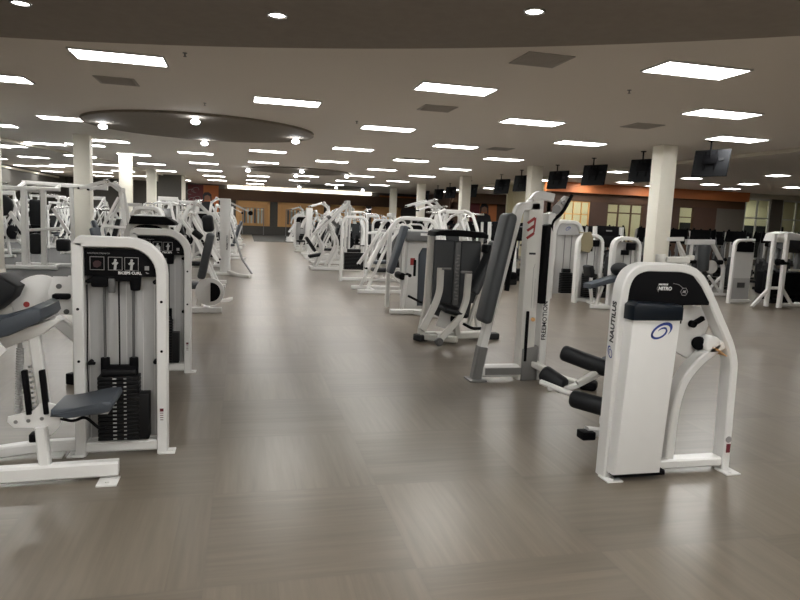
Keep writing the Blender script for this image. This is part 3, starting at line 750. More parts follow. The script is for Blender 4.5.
sl = MB().prism([(.0, .0), (-.0, 1.25), (.0, 1.70), (.085, 1.72), (.075, .0)], (fx(2.965), .06, .0), (1, 0, 0), (0, 0, 1), .2, .015)
s2 = sl.build('rear_tower_slab', 'white', t)
MB().prism([(-.035, .0), (-.02, .78), (.03, .8), (.025, 0)], (fx(2.945), -.02, .80), (1, 0, 0), (0, 0, 1), .16, .006).build('weight_slot', 'black', t)
MB().box((fx(2.80), -.06, .46), (.035, .02, .52), bev=.014).build('lower_slot', 'black', s1)
MB().prism([(-.1, 0), (-.1, .33), (.07, .36), (.07, 0)], (fx(2.87), .02, 0), (1, 0, 0), (0, 0, 1), .17, .01).build('tower_boot', 'steel', t)
mk = MB()
for k in range(3):
    z = 1.37 + k * .075
    mk.prism([(-.045, -.02), (.03, .035), (.045, .02), (.03, .0), (-.03, -.04)], (fx(2.775), -.0515, z + .11), (1, 0, 0), (0, 0, 1), .003)
mk.prism([(.035, .12), (.055, .13), (.045, -.02), (.03, -.02)], (fx(2.773), -.0515, 1.53), (1, 0, 0), (0, 0, 1), .003)
mk.build('red_stripe_mark', 'red', s1)
MB().box((fx(2.81), -.0515, 1.30), (.07, .003, .02)).build('black_stripe_mark', 'ink', s1)
MB().tube([(fx(2.835) , -.0515, .75), (fx(2.835), -.0515, 1.15), (fx(2.85), -.0515, 1.2)], .002, seg=4, nrm=(0, 1, 0)).tube([(fx(2.865) , -.0515, .75), (fx(2.86), -.0515, 1.05)], .0015, seg=4, nrm=(0, 1, 0)).build('printed_lines', 'greyink', s1)
text('FREEMOTION', .066, (fx(3.0), -.0415, .62), (0, 0, 1), (-1, 0, 0), 'ink', 'tower_lettering', s2, bold=.001)
MB().cyl((fx(2.86), -.07, .635), (fx(2.86), -.05, .635), .02).build('brass_knob', 'wood', s1)
mb = MB(); L0 = Vector((fx(2.315), -.115, .68)); L1 = Vector((fx(2.495), -.115, 1.62))
dv = (L1 - L0); ang = math.atan2(dv.x, dv.z)
pad(mb, (L0 + L1) / 2, (.11, .26, dv.length + .14), (0, ang, 0), .05).build('backrest', 'cvinyl', t)
MB().rtube([(fx(2.40), -.06, .85), (fx(2.44), .02, .85)], .05, .05).rtube([(fx(2.56), -.06, 1.5), (fx(2.6), .02, 1.5)], .05, .05).build('backrest_bracket', 'steel', t)
MB().tube([(fx(2.70), .10, 1.62), (fx(2.66), .14, 1.2), (fx(2.64), .14, .9)], .028, fil=.2).build('near_grip_arm', 'black', t)
MB().rtube([(fx(2.79), .1, 1.75), (fx(2.95), .2, 1.9), (fx(3.12), .2, 1.87)], .09, .06, fil=.05, nrm=(0, 1, 0)).build('top_arm', 'white', t)
MB().prism([(-.07, -.15), (-.02, .05), (.08, .16), (.13, .15), (.06, -.05), (-.01, -.17)], (fx(3.07), .02, 1.73), (1, 0, 0), (0, 0, 1), .05, .01).build('pulley_housing', 'white2', t)
MB().tube([(fx(3.03), -.02, 1.5), (fx(3.0), -.03, 1.62), (fx(3.12), -.03, 1.72), (fx(3.21), -.03, 1.90)], .018, fil=.06).build('pulley_strap', 'black', t)
MB().cyl((fx(3.05), -.04, 1.75), (fx(3.05), -.02, 1.75), .045).cyl((fx(3.12), -.04, 1.82), (fx(3.12), -.02, 1.82), .02).build('pulley', 'steel', t)
MB().rtube([(fx(2.90), -.02, .18), (fx(3.12), -.25, .06), (fx(3.28), -.42, .04)], .1, .06, fil=.1, nrm=(0, 0, 1)).build('foot_outrigger', 'white2', t)
pad(MB(), (fx(3.32), -.44, .045), (.16, .16, .09), (0, 0, .9), .03).build('outrigger_cap', 'black', t)

# --- third right machine: charcoal covered chest press
t = thing('chest_press_machine', 'charcoal covered chest press machine with two bent cream arms, right of aisle', 'exercise machine', (2.78, 8.2, 0))
def hx(x): return x - 2.78
MB().prism([(-.37, -.04), (-.36, .02), (-.30, .045), (.0, .05), (.30, .035), (.36, .0), (.36, -.05), (.3, -.045), (0, -.035), (-.3, -.03)], (0, 0, 1.43), (1, 0, 0), (0, 0, 1), .42, .02).build('top_visor', 'black', t)
sh = MB()
sh.prism([(-.30, .35), (-.30, 1.33), (.30, 1.33), (.31, .95), (.22, .3), (-.1, .25)], (0, .05, 0), (1, 0, 0), (0, 0, 1), .12, .02)
sh.build('rear_shroud', 'cvinyl', t)
for x in (-.19, .18): pad(MB(), (x, -.03, .92), (.28, .05, .84), None, .02).build('shroud_panel', 'cvinyl', t)
MB().box((-.01, -.05, .9), (.085, .06, .85), bev=.02).build('spine_cover', 'grey', t)
mk = MB()
for k in range(14): mk.box((-.01 + .012 * math.sin(k * 2.1), -.083, .56 + .045 * k), (.04, .004, .02), rot=(0, .4 * math.sin(k), 0))
mk.build('spine_print', 'greyink', t)
MB().rtube([(-.35, .05, 1.38), (-.37, .05, .45), (-.47, -.05, .06)], .09, .09, fil=.15, nrm=(0, 1, 0)).build('left_column', 'white2', t)
MB().rtube([(.36, .1, 1.38), (.36, .1, .3), (.40, .0, .06)], .07, .07, fil=.15, nrm=(0, 1, 0)).build('right_column', 'white2', t)
for sx, e in ((-1, 0), (1, 0)):
    if sx < 0: P = [(-.31, -.30, .99), (-.31, -.30, .68), (-.38, -.34, .50), (-.56, -.42, .20)]
    else: P = [(.05, -.36, .95), (.04, -.36, .58), (-.06, -.42, .36), (-.36, -.52, .08)]
    MB().rtube(P, .085, .05, fil=.08, nrm=(0, 1, 0)).build('press_arm', 'white2', t)
MB().cyl((-.31, -.36, .985), (-.19, -.36, .985), .016).build('hand_grip', 'steel', t)
MB().cyl((-.07, -.40, .95), (.08, -.40, .95), .016).build('hand_grip', 'steel', t)
MB().cyl((-.37, -.54, .075), (-.37, -.60, .075), .055, bev=.01).cyl((-.37, -.60, .075), (-.37, -.615, .075), .02).build('pivot_hub', 'darkmetal', t)
pad(MB(), (-.13, -.28, .44), (.36, .34, .07), (.15, .25, .2), .03).build('seat', 'bvinyl', t)
pad(MB(), (.32, -.2, 1.0), (.08, .3, .75), (0, .38, 0), .035).build('leaning_back_pad', 'cvinyl', t)
pad(MB(), (.43, -.12, 1.24), (.2, .22, .12), (0, .1, 0), .03).build('headrest', 'bvinyl', t)
MB().rtube([(.45, -.1, 1.2), (.38, -.1, .9), (.18, -.1, .2)], .05, .06, fil=.2, nrm=(0, 1, 0)).build('back_pad_frame', 'white2', t)
MB().rtube([(-.48, -.1, .06), (-.05, -.35, .06)], .1, .08, nrm=(0, 0, 1)).rtube([(-.3, -.2, .08), (.5, .0, .07)], .1, .09, nrm=(0, 0, 1)).rtube([(-.42, .1, .05), (.45, .1, .05)], .09, .07, nrm=(0, 0, 1)).rtube([(.0, -.2, .1), (-.08, -.2, .42)], .08, .08, nrm=(0, 1, 0)).build('base_frame', 'white2', t)
MB().box((-.48, -.1, .045), (.14, .16, .09), rot=(0, 0, .4), bev=.015).box((.56, .0, .045), (.2, .14, .09), bev=.02).build('base_caps', 'char', t)
MB().box((-.2, -.22, .3), (.18, .02, .22), rot=(0, .3, 0), bev=.01).build('side_plate', 'white', t)
MB().cyl((-.12, -.2, .32), (.0, -.2, .32), .05, bev=.015).tube([(.0, -.4, .28), (.12, -.42, .22), (.3, -.3, .2)], .02, fil=.05).build('foot_lever', 'black', t)

# ============================================================ MID AND FAR MACHINES (prototypes at the origin, copied below)
def weight_block(t, x, y, w_=.26, h=.45, z0=.12, top=1.25, m_='stack'):
    s = stack_mesh(x - w_ / 2, x + w_ / 2, y - .08, y + .08, z0, z0 + h, 12)
    s.box((x, y, z0 + h + .05), (w_ * .7, .1, .08), bev=.01)
    s.build('weight_stack', m_, t)
    for sx in (-1, 1):
        MB().cyl((x + sx * w_ * .32, y, z0 + h), (x + sx * w_ * .32, y, top), .010, seg=8).build('guide_rod', 'steel', t)

def make_selector(name, bench=True, wide=.34, H=1.42, panel=True, plac=True, sw=.30, sh=.45, sz=.12):
    """n-shaped weight tower with a seat unit on its +x side, front towards -y"""
    t = thing(name, None, 'exercise machine')
    W = wide
    MB().rtube([(-W, 0, 0), (-W, 0, H), (W, 0, H), (W, 0, 0)], .07, .12, fil=.2, nrm=(0, 1, 0)).rtube([(-W, 0, .06), (W, 0, .06)], .07, .1, nrm=(0, 1, 0)).build('tower_frame', 'white', t)
    if plac: MB().prism([(-W + .03, H - .3), (-W + .03, H - .1), (-W + .12, H - .03), (W - .12, H - .03), (W - .03, H - .1), (W - .03, H - .3)], (0, -.01, 0), (1, 0, 0), (0, 0, 1), .02).build('placard', 'black', t)
    if panel: MB().box((0, .05, .66), (2 * W - .08, .012, 1.1)).build('shroud', 'panel', t)
    weight_block(t, 0, -.02, w_=sw, h=sh, z0=sz, top=H - .2)
    if bench:
        MB().rtube([(W, .05, .06), (W + 1.0, .05, .06)], .08, .08, nrm=(0, 1, 0)).rtube([(W + .9, -.3, .05), (W + .9, .4, .05)], .07, .08).build('base_rail', 'white', t)
        MB().rtube([(W + .45, .05, .08), (W + .42, .05, .46)], .07, .07, nrm=(0, 1, 0)).rtube([(W + .62, .05, .4), (W + .85, .05, 1.15)], .07, .06, nrm=(0, 1, 0)).rtube([(W + .4, .05, .42), (W + .66, .05, .46)], .06, .07, nrm=(0, 1, 0)).build('seat_column', 'white', t)
        pad(MB(), (W + .42, .05, .50), (.42, .36, .08), (0, -.08, 0)).build('seat', 'vinyl', t)
        pad(MB(), (W + .70, .05, .88), (.09, .34, .66), (0, .28, 0)).build('back_pad', 'vinyl', t)
        for sy in (-1, 1):
            a = MB().rtube([(W + .05, sy * .1, 1.22), (W + .45, sy * .32, 1.25), (W + .35, sy * .34, .9), (W + .3, sy * .34, .74)], .05, .05, fil=.1)
            o = a.build('lever_arm', 'white', t)
            MB().cyl((W + .32, sy * .34, .78), (W + .27, sy * .34, .64), .022).build('hand_grip', 'black', o)
    return t

def make_press(name, lean=.3, H=1.9, arms='down', plates=2, padm='bvinyl'):
    """plate loaded lever machine, user faces -y, apex at the back"""
    t = thing(name, None, 'exercise machine')
    b = MB()
    for sx in (-1, 1): b.rtube([(sx * .42, -.7, .05), (sx * .38, .6, .05)], .08, .08, nrm=(0, 0, 1))
    b.rtube([(-.5, .58, .05), (.5, .58, .05)], .08, .08, nrm=(0, 0, 1)).rtube([(-.42, -.35, .05), (.42, -.35, .05)], .07, .08, nrm=(0, 0, 1))
    b.build('base_frame', 'white', t)
    u = MB()
    for sx in (-1, 1):
        u.rtube([(sx * .40, .5, .08), (sx * .3, .5 - lean * .4, H * .6), (sx * .14, .5 - lean, H - .05)], .08, .07, fil=.2, nrm=(1, 0, 0))
        u.rtube([(sx * .38, -.5, .08), (sx * .34, -.1, 1.0), (sx * .2, .28, H - .25)], .06, .06, fil=.2, nrm=(1, 0, 0))
    u.rtube([(-.22, .5 - lean, H - .08), (.22, .5 - lean, H - .08)], .09, .09, nrm=(0, 1, 0)).rtube([(-.34, .38, 1.0), (.34, .38, 1.0)], .06, .06, nrm=(0, 1, 0))
    u.build('upright_frame', 'white', t)
    for sx in (-1, 1):
        if arms == 'down':
            P = [(sx * .22, .5 - lean, H - .05), (sx * .42, .1, H - .12), (sx * .42, -.35, 1.35), (sx * .36, -.45, 1.0)]
        elif arms == 'zig':
            P = [(sx * .25, .45 - lean, H - .2), (sx * .5, .0, 1.5), (sx * .34, -.25, 1.05), (sx * .5, -.55, .55)]
        else:
            P = [(sx * .25, .5 - lean, H - .1), (sx * .46, .1, H + .08), (sx * .46, -.45, H - .1)]
        o = MB().rtube(P, .07, .06, fil=.14, nrm=(1, 0, 0)).build('lever_arm', 'white', t)
        e = Vector(P[-1])
        MB().cyl(e + Vector((-.13 * sx, 0, 0)), e + Vector((.06 * sx, 0, 0)), .022).build('hand_grip', 'black', o)
        h = Vector(P[1])
        MB().cyl(h, h + Vector((sx * .28, 0, 0)), .024).cyl(h, h + Vector((sx * .02, 0, 0)), .05).build('plate_horn', 'chrome', o)
    MB().rtube([(0, .45, .1), (0, .1, .42), (0, -.3, .42)], .08, .08, fil=.1, nrm=(1, 0, 0)).rtube([(0, .05, .45), (0, .3, 1.3)], .07, .07, nrm=(1, 0, 0)).build('seat_column', 'white', t)
    pad(MB(), (0, -.12, .48), (.34, .42, .08)).build('seat', padm, t)
    pad(MB(), (0, .16, .95), (.32, .09, .78), (-.25, 0, 0)).build('back_pad', padm, t)
    if plates:
        for sx in (-1, 1):
            mb = MB()
            for k in range(plates): mb.cyl((sx * (.46 + .04 * k), .5, .75), (sx * (.49 + .04 * k), .5, .75), .2, bev=.008, seg=24)
            mb.build('stored_plates', 'black', t)
            MB().cyl((sx * .38, .5, .75), (sx * .62, .5, .75), .024).build('storage_peg', 'chrome', t)
    return t

def make_legpress(name):
    t = thing(name, None, 'exercise machine')
    b = MB()
    for sx in (-1, 1):
        b.rtube([(sx * .35, -.5, .05), (sx * .35, 1.0, .05)], .08, .08, nrm=(0, 0, 1))
    for y in (-.45, .95): b.rtube([(-.4, y, .05), (.4, y, .05)], .08, .08, nrm=(0, 0, 1))
    b.build('base_frame', 'white', t)
    r = MB()
    for sx in (-1, 1): r.rtube([(sx * .3, -.40, 1.02), (sx * .3, .55, 1.98)], .09, .07, nrm=(1, 0, 0))
    r.rtube([(-.36, .57, 2.0), (.36, .57, 2.0)], .16, .08, nrm=(0, 1, 0)); r.build('slide_rails', 'white', t)
    u = MB()
    for sx in (-1, 1): u.rtube([(sx * .34, .60, .08), (sx * .34, .60, 1.95)], .08, .08, nrm=(1, 0, 0)).rtube([(sx * .33, -.35, .08), (sx * .33, -.12, .6), (sx * .33, -.35, 1.1)], .07, .07, fil=.2, nrm=(1, 0, 0)).rtube([(sx * .33, .0, .08), (sx * .33, .32, .8), (sx * .33, .0, 1.4)], .07, .07, fil=.2, nrm=(1, 0, 0))
    u.build('uprights', 'white', t)
    s = MB().box((0, .15, 1.45), (.56, .06, .45), rot=(.75, 0, 0), bev=.01)
    s.build('sled_plate', 'darkmetal', t)
    for sx in (-1, 1): MB().cyl((sx * .34, .5, 1.6), (sx * .62, .5, 1.6), .025).build('plate_horn', 'chrome', t)
    pad(MB(), (0, -.35, .42), (.42, .4, .09), (.2, 0, 0)).build('seat', 'bvinyl', t)
    pad(MB(), (0, -.5, .75), (.42, .09, .5), (.6, 0, 0)).build('back_pad', 'bvinyl', t)
    return t

def make_rack(name):
    t = thing(name, None, 'exercise rack')
    for i, (x, y) in enumerate(((-.62, -.6), (.62, -.6), (-.62, .6), (.62, .6))):
        u = MB().rtube([(x, y, .08), (x, y, 2.0)], .09, .09, nrm=(0, 1, 0))
        o = u.build('upright', 'white', t)
        h = MB()
        for k in range(10): h.cyl((x, y - .047, .5 + .13 * k), (x, y - .04, .5 + .13 * k), .012, seg=8)
        h.build('adjustment_holes', 'black', o)
    b = MB()
    for sx in (-1, 1): b.rtube([(sx * .62, -.9, .05), (sx * .62, .9, .05)], .09, .1, nrm=(0, 0, 1)).rtube([(sx * .62, -.75, 2.0), (sx * .62, .75, 2.0)], .09, .09, nrm=(0, 0, 1))
    b.rtube([(-.66, .6, .05), (.66, .6, .05)], .08, .09, nrm=(0, 0, 1)); b.build('side_beams', 'white', t)
    MB().rtube([(-.66, -.6, 2.02), (.66, -.6, 2.02)], .09, .1, nrm=(0, 0, 1)).rtube([(-.66, .6, 2.02), (.66, .6, 2.02)], .08, .08, nrm=(0, 0, 1)).build('top_beams', 'white', t)
    MB().tube([(-.62, 0, 2.05), (-.3, 0, 2.1), (.3, 0, 2.1), (.62, 0, 2.05)], .018, fil=.1).build('pull_up_bar', 'chrome', t)
    MB().cyl((-1.05, -.66, 1.15), (1.05, -.66, 1.15), .014).cyl((-1.06, -.66, 1.15), (-.74, -.66, 1.15), .024).cyl((1.06, -.66, 1.15), (.74, -.66, 1.15), .024).build('bar', 'steel', t)
    pad(MB(), (0, -.1, .46), (.3, 1.2, .09)).build('bench_pad', 'bvinyl', t)
    MB().rtube([(0, -.6, .05), (0, -.5, .4), (0, .4, .4), (0, .45, .05)], .06, .06, fil=.06, nrm=(1, 0, 0)).build('bench_frame', 'white', t)
    for sx in (-1, 1):
        MB().rtube([(sx * .62, .6, .5), (sx * .62, -.6, .75)], .05, .05, nrm=(1, 0, 0)).build('safety_bar', 'darkmetal', t)
    return t

def make_cable_tower(name, wide=.26, H=1.93):
    t = thing(name, None, 'exercise machine')
    sl = MB().box((0, 0, H / 2 + .02), (wide, .36, H - .04), bev=.015).build('tower_slab', 'white', t)
    text('FREEMOTION', .06, (wide * .2, -.1815, .82), (0, 0, 1), (-1, 0, 0), 'ink', 'tower_lettering', sl, bold=.001)
    MB().box((0, -.05, .03), (wide + .2, .5, .06), bev=.01).build('base', 'white2', t)
    MB().rtube([(.1, -.15, .09), (.3, -.6, .05), (.62, -.9, .04)], .1, .07, fil=.2, nrm=(0, 0, 1)).build('foot_outrigger', 'white2', t)
    MB().rtube([(wide / 2, -.1, 1.5 * .9), (.42, -.62, .45), (.66, -.92, .12)], .04, .05, fil=.05).build('brace', 'steel', t)
    a = MB().rtube([(wide / 2, 0, H - .1), (.62, -.1, H - .32)], .04, .04).build('upper_arm', 'white2', t)
    MB().cyl((.62, -.13, H - .34), (.62, -.07, H - .34), .06).build('pulley', 'black', a)
    pad(MB(), (-.35, -.2, .5), (.36, .4, .08)).build('seat', 'bvinyl', t)
    MB().rtube([(-.32, -.2, .06), (-.34, -.2, .46)], .07, .07).rtube([(-.1, -.1, .06), (-.6, -.2, .06)], .08, .08).build('seat_column', 'white2', t)
    return t

def make_ab(name):
    """reclined bench with a tall dark pad, cam disc near the floor"""
    t = thing(name, None, 'exercise machine')
    MB().rtube([(.05, -.05, .05), (.05, 1.1, .05)], .09, .08, nrm=(0, 0, 1)).rtube([(-.35, .0, .05), (.3, .0, .05)], .09, .08, nrm=(0, 0, 1)).build('base_rail', 'white', t)
    MB().rtube([(-.05, .1, .1), (.0, .15, .55), (.13, .3, 1.4)], .09, .08, fil=.3, nrm=(0, 1, 0)).build('upright', 'white2', t)
    pad(MB(), (.06, .0, .90), (.12, .34, .72), (0, .2, 0), .04).build('back_pad', 'cvinyl', t)
    pad(MB(), (.09, .0, 1.40), (.16, .3, .26), (0, -.1, 0), .05).build('head_pad', 'bvinyl', t)
    MB().cyl((-.12, -.16, 1.28), (.0, -.14, 1.18), .05, bev=.015).build('hand_grip', 'bvinyl', t)
    d = MB().prism(circ(0, 0, .22, n=28), (.12, -.04, .34), (1, 0, 0), (0, 0, 1), .05, .01).build('cam_disc', 'white', t)
    MB().prism(circ(0, 0, .15, -PI / 2, PI / 2, 14), (.13, -.07, .34), (1, 0, 0), (0, 0, 1), .05, .01).build('cam_inset', 'black', d)
    MB().rtube([(.25, -.02, .2), (.36, .3, .16), (.42, 1.0, .1)], .07, .06, fil=.2, nrm=(0, 0, 1)).build('side_rail', 'white2', t)
    pad(MB(), (-.2, .15, .42), (.36, .36, .09)).build('seat', 'cvinyl', t)
    return t

def make_elliptical(name):
    """user at +y, console towards -y"""
    t = thing(name, None, 'cardio machine')
    b = MB().rtube([(0, -.85, .06), (0, .95, .06)], .12, .08, nrm=(0, 0, 1)).rtube([(-.32, .92, .05), (.32, .92, .05)], .1, .08).rtube([(-.32, -.8, .05), (.32, -.8, .05)], .1, .08)
    b.build('base_frame', 'char', t)
    h = MB().prism([(-.42, .0), (-.45, .35), (-.3, .62), (.0, .72), (.28, .58), (.42, .3), (.4, .0)], (0, -.45, .1), (0, 1, 0), (0, 0, 1), .26, .04).build('drive_housing', 'char', t)
    MB().prism(circ(0, 0, .2, n=24), (-.13, -.45, .45), (0, 1, 0), (0, 0, 1), .02).prism(circ(0, 0, .2, n=24), (.13, -.45, .45), (0, 1, 0), (0, 0, 1), .02).build('side_disc', 'grey', h)
    MB().rtube([(0, -.5, .7), (0, -.42, 1.1), (0, -.3, 1.42)], .11, .09, fil=.2, nrm=(1, 0, 0)).build('mast', 'grey', t)
    c = MB().box((0, -.28, 1.5), (.52, .07, .34), rot=(-.5, 0, 0), bev=.03).build('console', 'black', t)
    MB().box((0, -.245, 1.505), (.38, .02, .2), rot=(-.5, 0, 0)).build('screen', 'glass', c)
    for sx in (-1, 1):
        o = MB().tube([(sx * .26, -.3, .75), (sx * .3, -.15, 1.15), (sx * .24, .0, 1.55), (sx * .2, -.02, 1.68)], .022, fil=.15, nrm=(1, 0, 0)).build('moving_handle', 'grey', t)
        MB().tube([(sx * .28, -.08, 1.3), (sx * .24, .0, 1.55), (sx * .2, -.02, 1.70)], .028, fil=.1, nrm=(1, 0, 0)).build('grip_sleeve', 'black', o)
        MB().rtube([(sx * .2, -.6, .4), (sx * .19, .75, .16)], .06, .06, nrm=(1, 0, 0)).build('pedal_bar', 'grey', t)
        MB().box((sx * .19, .3, .28), (.16, .38, .05), rot=(-.15, 0, 0), bev=.015).build('pedal', 'black', t)
    return t

def make_treadmill(name):
    t = thing(name, None, 'treadmill')
    MB().box((0, .2, .105), (.82, 1.9, .21), bev=.03).build('deck', 'char', t)
    MB().box((0, .3, .215), (.52, 1.66, .012)).build('belt', 'rubber', t)
    pad(MB(), (0, -.62, .24), (.76, .42, .2), None, .06).build('motor_hood', 'black', t)
    for sx in (-1, 1):
        MB().rtube([(sx * .38, -.62, .1), (sx * .38, -.52, 1.62)], .10, .07, nrm=(1, 0, 0)).build('upright', 'white', t)
        MB().tube([(sx * .37, -.5, 1.12), (sx * .37, -.1, 1.06), (sx * .37, .15, .98)], .026, fil=.1, nrm=(1, 0, 0)).build('handrail', 'black', t)
    c = MB().box((0, -.52, 1.30), (.74, .12, .30), rot=(-.3, 0, 0), bev=.03).box((0, -.5, 1.52), (.56, .07, .24), rot=(-.15, 0, 0), bev=.02)
    c = c.build('console', 'black', t)
    MB().box((0, -.46, 1.32), (.5, .03, .18), rot=(-.3, 0, 0)).build('screen', 'glass', c)
    MB().box((0, -.555, 1.53), (.16, .01, .03), rot=(-.15, 0, 0)).build('printed_badge', 'greyink', c)
    return t

def make_bike(name):
    t = thing(name, None, 'exercise bike')
    MB().rtube([(0, -.55, .06), (0, .6, .06)], .1, .08, nrm=(0, 0, 1)).rtube([(-.25, -.5, .05), (.25, -.5, .05)], .08, .08).rtube([(-.25, .55, .05), (.25, .55, .05)], .08, .08).build('base_frame', 'grey', t)
    MB().prism([(-.4, 0), (-.38, .45), (-.1, .55), (.2, .4), (.25, 0)], (0, -.1, .1), (0, 1, 0), (0, 0, 1), .18, .03).build('drive_housing', 'char', t)
    MB().rtube([(0, -.4, .4), (0, -.35, 1.3)], .08, .08).build('mast', 'grey', t)
    MB().box((0, -.33, 1.36), (.4, .06, .28), rot=(-.4, 0, 0), bev=.02).build('console', 'black', t)
    MB().tube([(-.22, .0, 1.12), (-.22, -.3, 1.1), (.22, -.3, 1.1), (.22, .0, 1.12)], .02, fil=.08).build('handlebar', 'black', t)
    MB().rtube([(0, .25, .3), (0, .35, .88)], .06, .06).build('seat_post', 'steel', t)
    pad(MB(), (0, .36, .93), (.26, .3, .09), None, .03).build('saddle', 'black', t)
    return t

# ============================================================ PLACING THEM
R90 = PI / 2
sel = make_selector('weight_stack_machine'); selo = make_selector('weight_stack_machine', panel=False, H=1.60, wide=.31, plac=False, sw=.48, sh=.42, sz=.3)
selt = make_selector('weight_stack_machine', bench=False, H=1.43, wide=.24)
prs = make_press('lever_press_machine', plates=3); zig = make_press('lever_row_machine', lean=.45, H=1.75, arms='zig', plates=3); ovh = make_press('overhead_lever_machine', lean=.2, H=2.05, arms='up', plates=1)
lgp = make_legpress('leg_press_machine'); rck = make_rack('squat_rack'); cbt = make_cable_tower('cable_machine'); abm = make_ab('abdominal_machine')
ell = make_elliptical('elliptical_trainer'); trd = make_treadmill('treadmill'); bik = make_bike('exercise_bike')
CAT = 'exercise machine'

# ---- aisle edge, left side
place(selt, (-1.12, 8.35, 0), 0, 'white weight tower with a black hood, third tower from the front on the left', None, CAT)
h = MB().prism([(-.22, -.06), (-.19, .04), (.20, .04), (.30, -.02), (.30, -.06)], (0.02, -.02, 1.46), (1, 0, 0), (0, 0, 1), .34, .015).build('top_hood', 'black', selt)
MB().box((.02, -.10, 1.508), (.30, .2, .006), rot=(.05, 0, 0)).build('paper_sheet', 'tick', h)
KIDS.pop(selt.name, None); used.pop(selt.name, None)
place(abm, (-.62, 10.45, 0), 0, 'reclined machine with a tall charcoal pad and round cam disc, left aisle edge', None, CAT)
place(selo, (-1.7, 12.6, 0), 2.6, 'open white weight tower just behind the machine with the tall charcoal pad', None, CAT)
place(zig, (-1.05, 14.3, 0), R90, 'white lever row machine before the tall white column shaped machine, left aisle edge', None, CAT)
place(cbt, (-.45, 17.1, 0), 0, 'tall white column machine with outrigger foot on the left aisle edge', None, CAT)
sel2 = make_selector('weight_stack_machine', H=1.55)
ledge = [(prs, -1.15, 19.6, R90), (sel2, -1.25, 22.2, 0.1), (prs, -.75, 24.6, R90), (ovh, -.95, 27.2, R90), (zig, -.75, 29.8, R90), (sel2, -1.2, 32.6, .2), (prs, -.8, 35.2, R90), (cbt, -.7, 38.0, 0), (zig, -.8, 41.0, R90)]
for k, (p_, x, y, r) in enumerate(ledge):
    kind = {prs.name: 'white lever press machine', sel2.name: 'white weight tower machine', ovh.name: 'white overhead lever machine', zig.name: 'white lever row machine', cbt.name: 'white cable column machine'}[p_.name]
    place(p_, (x, y, 0), r, '%s on the left aisle edge, %s the tall white column machine' % (kind, 'just behind' if k < 2 else 'well behind' if k < 5 else 'far behind'), 'machines lining the left aisle edge', CAT)

# ---- dense left weight area
rng = random.Random(3)
t = thing('twin_post_rack', 'white frame with two tall posts and a long floor rail at the left edge', 'exercise rack', (-4.95, 17.3, .01))
for x in (-.20, .23): MB().rtube([(x, 0, .1), (x + .02, 0, 1.92)], .12, .1, nrm=(0, 1, 0)).build('post', 'white', t)
MB().rtube([(-.85, 0, 1.93), (.62, 0, 1.96)], .10, .1, nrm=(0, 1, 0)).rtube([(-.35, .5, 2.10), (1.6, .5, 2.05)], .10, .1, nrm=(0, 1, 0)).rtube([(-.3, 0, 1.95), (-.3, .5, 2.1)], .07, .07).rtube([(.5, 0, 1.95), (.5, .5, 2.07)], .07, .07).build('top_beams', 'white', t)
MB().rtube([(-.75, -.1, .06), (.55, -.1, .06)], .1, .1, nrm=(0, 1, 0)).rtube([(-.6, .7, .06), (.8, .7, .06)], .1, .1, nrm=(0, 1, 0)).rtube([(-.3, -.1, .06), (-.3, .7, .06)], .08, .08).rtube([(.4, -.1, .06), (.4, .7, .06)], .08, .08).build('floor_rails', 'white', t)
MB().rtube([(.75, .6, .1), (.75, .5, 2.05)], .09, .09).rtube([(-.3, .6, .1), (-.3, .5, 2.1)], .09, .09).build('rear_posts', 'white', t)
MB().rtube([(-.7, .0, 1.7), (-.2, .0, .9)], .09, .07, nrm=(0, 1, 0)).rtube([(-.1, 0, .95), (.62, -.1, 1.02)], .07, .07, nrm=(0, 1, 0)).rtube([(.45, 0, 1.5), (.8, 0, .9)], .08, .07, nrm=(0, 1, 0)).build('lever_arms', 'white', t)
MB().cyl((-.68, -.05, 1.52), (-.68, .12, 1.52), .26, bev=.04).build('round_pad', 'bvinyl', t)
pad(MB(), (.05, .2, 1.38), (.34, .12, .62), None, .05).build('back_pad', 'bvinyl', t)
pad(MB(), (.03, .15, .62), (.26, .3, .5), None, .06).build('lower_pad', 'bvinyl', t)
pad(MB(), (.62, .2, .60), (.3, .3, .3), None, .06).build('knee_pad', 'bvinyl', t)
protos = [(prs, 'white plate loaded press machine'), (zig, 'white plate loaded row machine'), (ovh, 'white plate loaded overhead machine'), (lgp, 'white inclined leg press machine'), (sel, 'white weight stack machine'), (rck, 'white squat rack'), (prs, 'white plate loaded press machine'), (zig, 'white plate loaded row machine')]
LCOLS = ((-5.42, 15.9), (-4.62, 21.0), (-4.48, 27.3), (-4.6, 35.5), (-4.25, 41.1), (-9.9, 45))
k = 0
for cx_, ys in ((-2.85, (15.4, 17.7, 20.0, 22.3, 24.7, 27.1, 29.6, 32.1, 34.8, 37.6)), (-5.2, (23.6, 30.0, 32.6, 38.2)), (-7.2, (18.4, 20.8, 23.2, 25.7, 28.2, 30.8, 33.5, 36.3)), (-9.6, (19.6, 22.2, 24.8, 27.5, 30.3, 33.2, 36.3, 39.4)), (-6.6, (40.4,))):
    for y in ys:
        p_, nm = protos[(k * 5 + int(abs(cx_))) % len(protos)]; k += 1
        x = cx_ + rng.uniform(-.15, .15); y += rng.uniform(-.15, .15)
        r = rng.choice([R90, R90, -R90, 0, .5, -.4, PI])
        rown_ = 'in the row beside the left aisle machines' if cx_ > -4 else 'between the left columns' if cx_ > -6 else 'in the middle of the left weight area' if cx_ > -8 else 'near the mirrored left wall'
        place(p_, (x, y, .01), r, '%s %s, %s' % (nm, rown_, 'nearer half' if y < 27 else 'farther half'), 'weight machines %s' % rown_, 'exercise rack' if p_ is rck else CAT)

